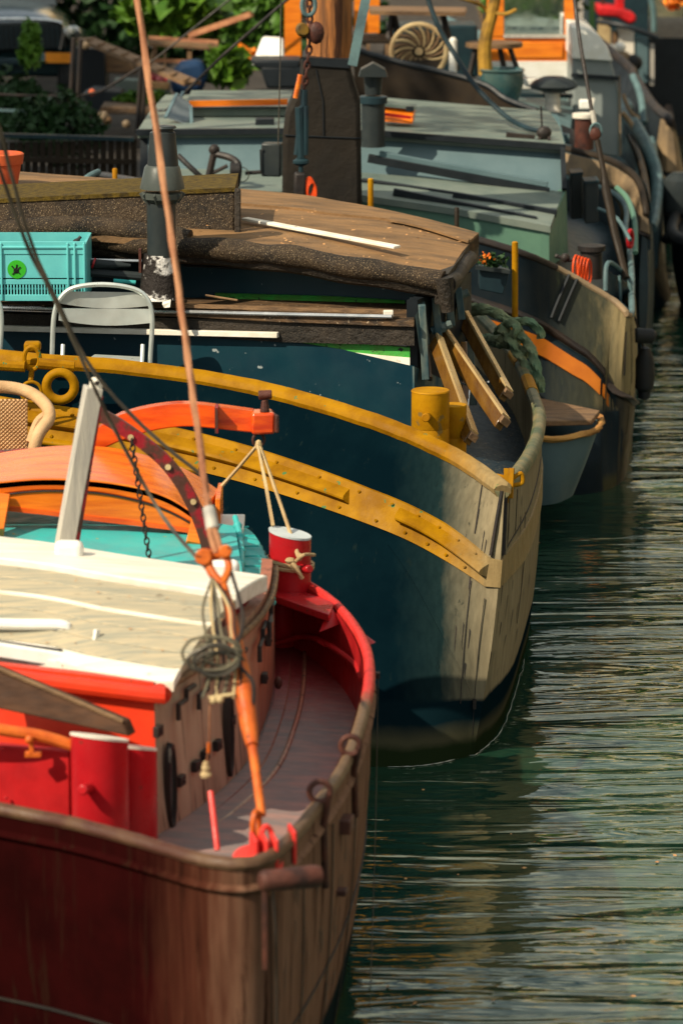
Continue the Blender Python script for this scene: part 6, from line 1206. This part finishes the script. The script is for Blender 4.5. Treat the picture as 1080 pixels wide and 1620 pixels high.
for (x, y0, y1) in ((113, 60, 180), (124, 62, 182), (219, 110, 210), (227, 100, 205)): MB().tube([P(x + 4, y0, 28), P(x - 2, y1, 28)], .018, 8).build('post', 'black_iron', fr_)
MB().tube([P(-40, 148, 28), P(60, 152, 28), P(124, 152, 28), P(160, 145, 28), P(225, 105, 28)], .012, 6).build('cable', 'black_iron', fr_)
MB().beam(P(-40, 172, 28), P(75, 178, 28), .03, .02).build('rail', 'blue_grey', fr_)
cab = thing('black_stay', 'black stay wires sloping from the upper mast area down to the left', 'stay', P(255, 180, 23.5))
MB().tube([P(465, -10, 23.8), P(350, 90, 23.6), P(254, 184, 23.4)], .012, 6).build('wire', 'black_iron', cab); MB().ball(P(254, 183, 23.4), .04, 10).build('block', 'black_iron', cab)
MB().tube([P(254, 184, 23.4), P(304, 201, 22.6)], .014, 6).build('boom', 'black_iron', cab)
MB().tube([P(400, -30, 27.5), P(250, 90, 27.5), P(225, 108, 27.5)], .008, 6).build('wire', 'black_iron', cab)
fp = thing('terracotta_pot', 'terracotta flower pot with grass at the left edge above the mossy roof', 'flower pot', P(8, 320, 17.6))
MB().lathe(P(4, 316, 17.6), [(.07, 0), (.085, .10), (.10, .18), (.108, .185), (.115, .235), (.105, .24), (.095, .20)], seg=28).build('pot', 'terracotta', fp)
tuft('grass', 'leaf_bright', fp, P(4, 258, 17.6), .06, 90, .03, 61, (1.2, 1, .6), 0)
hs_ = thing('garden_hose', 'thick pale green hose curving up behind the mossy roof edge', 'hose', P(135, 305, 18.6)); MB().tube(crv([P(118, 312, 18.6), P(125, 296, 18.6), P(140, 280, 18.7), P(156, 272, 18.8)], 5), .018, 10).build('hose', 'blue_grey', hs_)
lb_ = thing('low_boat_deck', 'dark low deck of a moored boat between the mossy roof and the quay', 'deck', P(120, 300, 24))
MB().box((-2.8, 22.5, .75), 3.6, 3.0, .5).build('hull', 'steel_blue', lb_);

# ------------------------------------------------------------------ trees and houses that light, shade and mirror in the water
def tree(name, lbl, x, y, h, crown, seed, n=5000, size=.16, mm='leaf', z0=.9, group=None):
    t = thing(name, lbl, 'tree', (x, y, z0), group); rnd = random.Random(seed)
    MB().tube(crv([(x, y, z0), (x + .1, y, z0 + h * .3), (x - .05, y + .1, z0 + h * .6), (x + .1, y, z0 + h * .85)], 5), [.22 - .01 * i for i in range(16)], 12).build('trunk', 'bark', t)
    for k, (cx, cy, cz, r) in enumerate(crown):
        MB().tube(crv([(x, y, z0 + h * .45), ((x + cx) / 2, (y + cy) / 2, (z0 + h * .5 + cz) / 2), (cx, cy, cz)], 4), [.09 - .008 * i for i in range(9)], 8).build('limb', 'bark', t)
        tuft('crown', mm, t, (cx, cy, cz), r, int(n * r * r / 6), size, seed + k, (1, 1, .75), .25)
    return t
su = V((sd.x / sd.z, sd.y / sd.z, 1))      # horizontal travel towards the sun per metre of height
def over(p, z): return V(p) + su * (z - p[2])
cA = [(*over((-3.3, 30.0, 1.4), 9.0), 2.1), (*over((-4.3, 32.6, 1.4), 9.5), 2.4), (*over((-2.2, 30.6, 1.4), 8.2), 1.0), (*over((-1.9, 27.3, 1.0), 8.0), 1.05), (*over((-3.0, 26.4, .8), 8.5), 1.9), (*over((-4.3, 29.0, 1.0), 9.2), 1.7)]
tree('quay_elm', 'elm on the quay that shades the far left of the moorings', -10.5, 24.5, 9.5, cA, 71, 7000, .15)
cB = [(*over((.6, 23.4, 1.8), 9.0), 1.15), (*over((-.6, 23.6, 1.8), 9.5), .8), (*over((.2, 26.0, 1.6), 10.0), 1.0)]
tree('young_elm', 'young elm whose thin crown dapples the grey deckhouse', -8.0, 17.0, 8.5, cB, 81, 1300, .13)
def house(x, y, w, d, h, m_, rz, lbl):
    """x, y = middle of the front; the front looks along (sin rz, -cos rz)"""
    t = thing('canal_house', lbl, 'house', (x, y, .9), 'canal houses along the banks')
    ax = (V((math.cos(rz), math.sin(rz), 0)), V((-math.sin(rz), math.cos(rz), 0)), V((0, 0, 1)))
    f = V((x, y, .9)); out = ax[1] * -.03
    MB().box(f + ax[1] * (d / 2) + V((0, 0, h / 2)), w, d, h, ax=ax).build('wall', m_, t)
    MB().prism([f + ax[0] * (-w / 2) + V((0, 0, h + .002)), f + ax[0] * (w / 2) + V((0, 0, h + .002)), f + V((0, 0, h + w * .38))], ax[1] * d).build('gable', m_, t)
    for r_ in range(int(h / 3)):
        for c_ in range(int(w / 1.9)):
            c = f + out + ax[0] * (-w / 2 + 1.2 + c_ * 1.9) + V((0, 0, 1.9 + r_ * 3.0))
            fr_ = MB().box(c, 1.1, .06, 1.8, ax=ax).build('window', 'white', t); MB().box(c + out, .9, .03, 1.6, ax=ax).build('pane', 'pane_dark', fr_)
cols = ('brick_lit', 'plaster_lit', 'brick_lit', 'plaster_lit')
nm = ('tall brick canal house', 'pale plaster canal house')
ordn = ('first', 'second', 'third', 'fourth', 'fifth', 'sixth', 'seventh', 'eighth', 'ninth', 'tenth', 'eleventh')
yy = 4
for i in range(9):
    w = (6.2, 7.4, 5.6, 6.8)[i % 4]; house(18.5, yy + w / 2, w, 8, (11, 13, 12, 10.5)[(i * 3) % 4], cols[i % 4], -math.pi / 2, '%s, %s in the row facing the barges from the opposite bank' % (nm[i % 2], ordn[i])); yy += w + .02
p0 = V((-16, 92, 0)); dr = V((.76, -.65, 0)).normalized()
for i in range(7):
    w = (6.2, 7.4, 5.6, 6.8)[i % 4]; c = p0 + dr * (w / 2); house(c.x, c.y, w, 8, (15, 17, 14, 16)[(i * 3) % 4], cols[(i + 1) % 4], math.atan2(dr.y, dr.x), '%s, %s from the left where the canal bends' % (nm[(i + 1) % 2], ordn[i])); p0 += dr * (w + .02)
tag(MB().prism([(14, -20, -2), (90, -20, -2), (90, 160, -2), (14, 160, -2)], (0, 0, 2.9)).build('far_quay', 'paving', None, False), kind='structure')
tag(MB().prism([(2.0, 70, -2), (14, 70, -2), (14, 160, -2), (2.0, 160, -2)], (0, 0, 2.9)).build('end_quay', 'paving', None, False), kind='structure')
for i, (x, y, hh) in enumerate(((15.5, 22, 9), (15.6, 38, 10), (15.6, 56, 12), (6.5, 66, 13), (11, 64, 14.5), (1.0, 69, 14.5), (4.0, 63, 12.5))):
    tree('bank_elm', '%s sunlit elm counted along the far banks' % ordn[i], x, y, hh,
         [(x - .8, y, .9 + hh * .85, 2.4), (x + .9, y + 1.4, .9 + hh * .75, 1.9), (x - .3, y - 1.8, .9 + hh * .68, 1.8)], 100 + i * 5, 1400, .32, 'leaf_bright', group='elms on the far banks')
# a few leaves floating on the canal
m = MB(); random.seed(77)
for i in range(26):
    p = Pz(random.uniform(600, 1075), random.uniform(650, 1600), .006); s = random.uniform(.006, .014); an = random.uniform(0, 6.28); u = V((math.cos(an), math.sin(an), 0)) * s; v = V((-math.sin(an), math.cos(an), .2)) * s * .6
    m.add([p - u, p + v, p + u, p - v], [(0, 1, 2, 3)])
tag(m.build('floating_leaves', 'dry_leaf', None, False), 'small dry leaves floating on the water', kind='stuff')
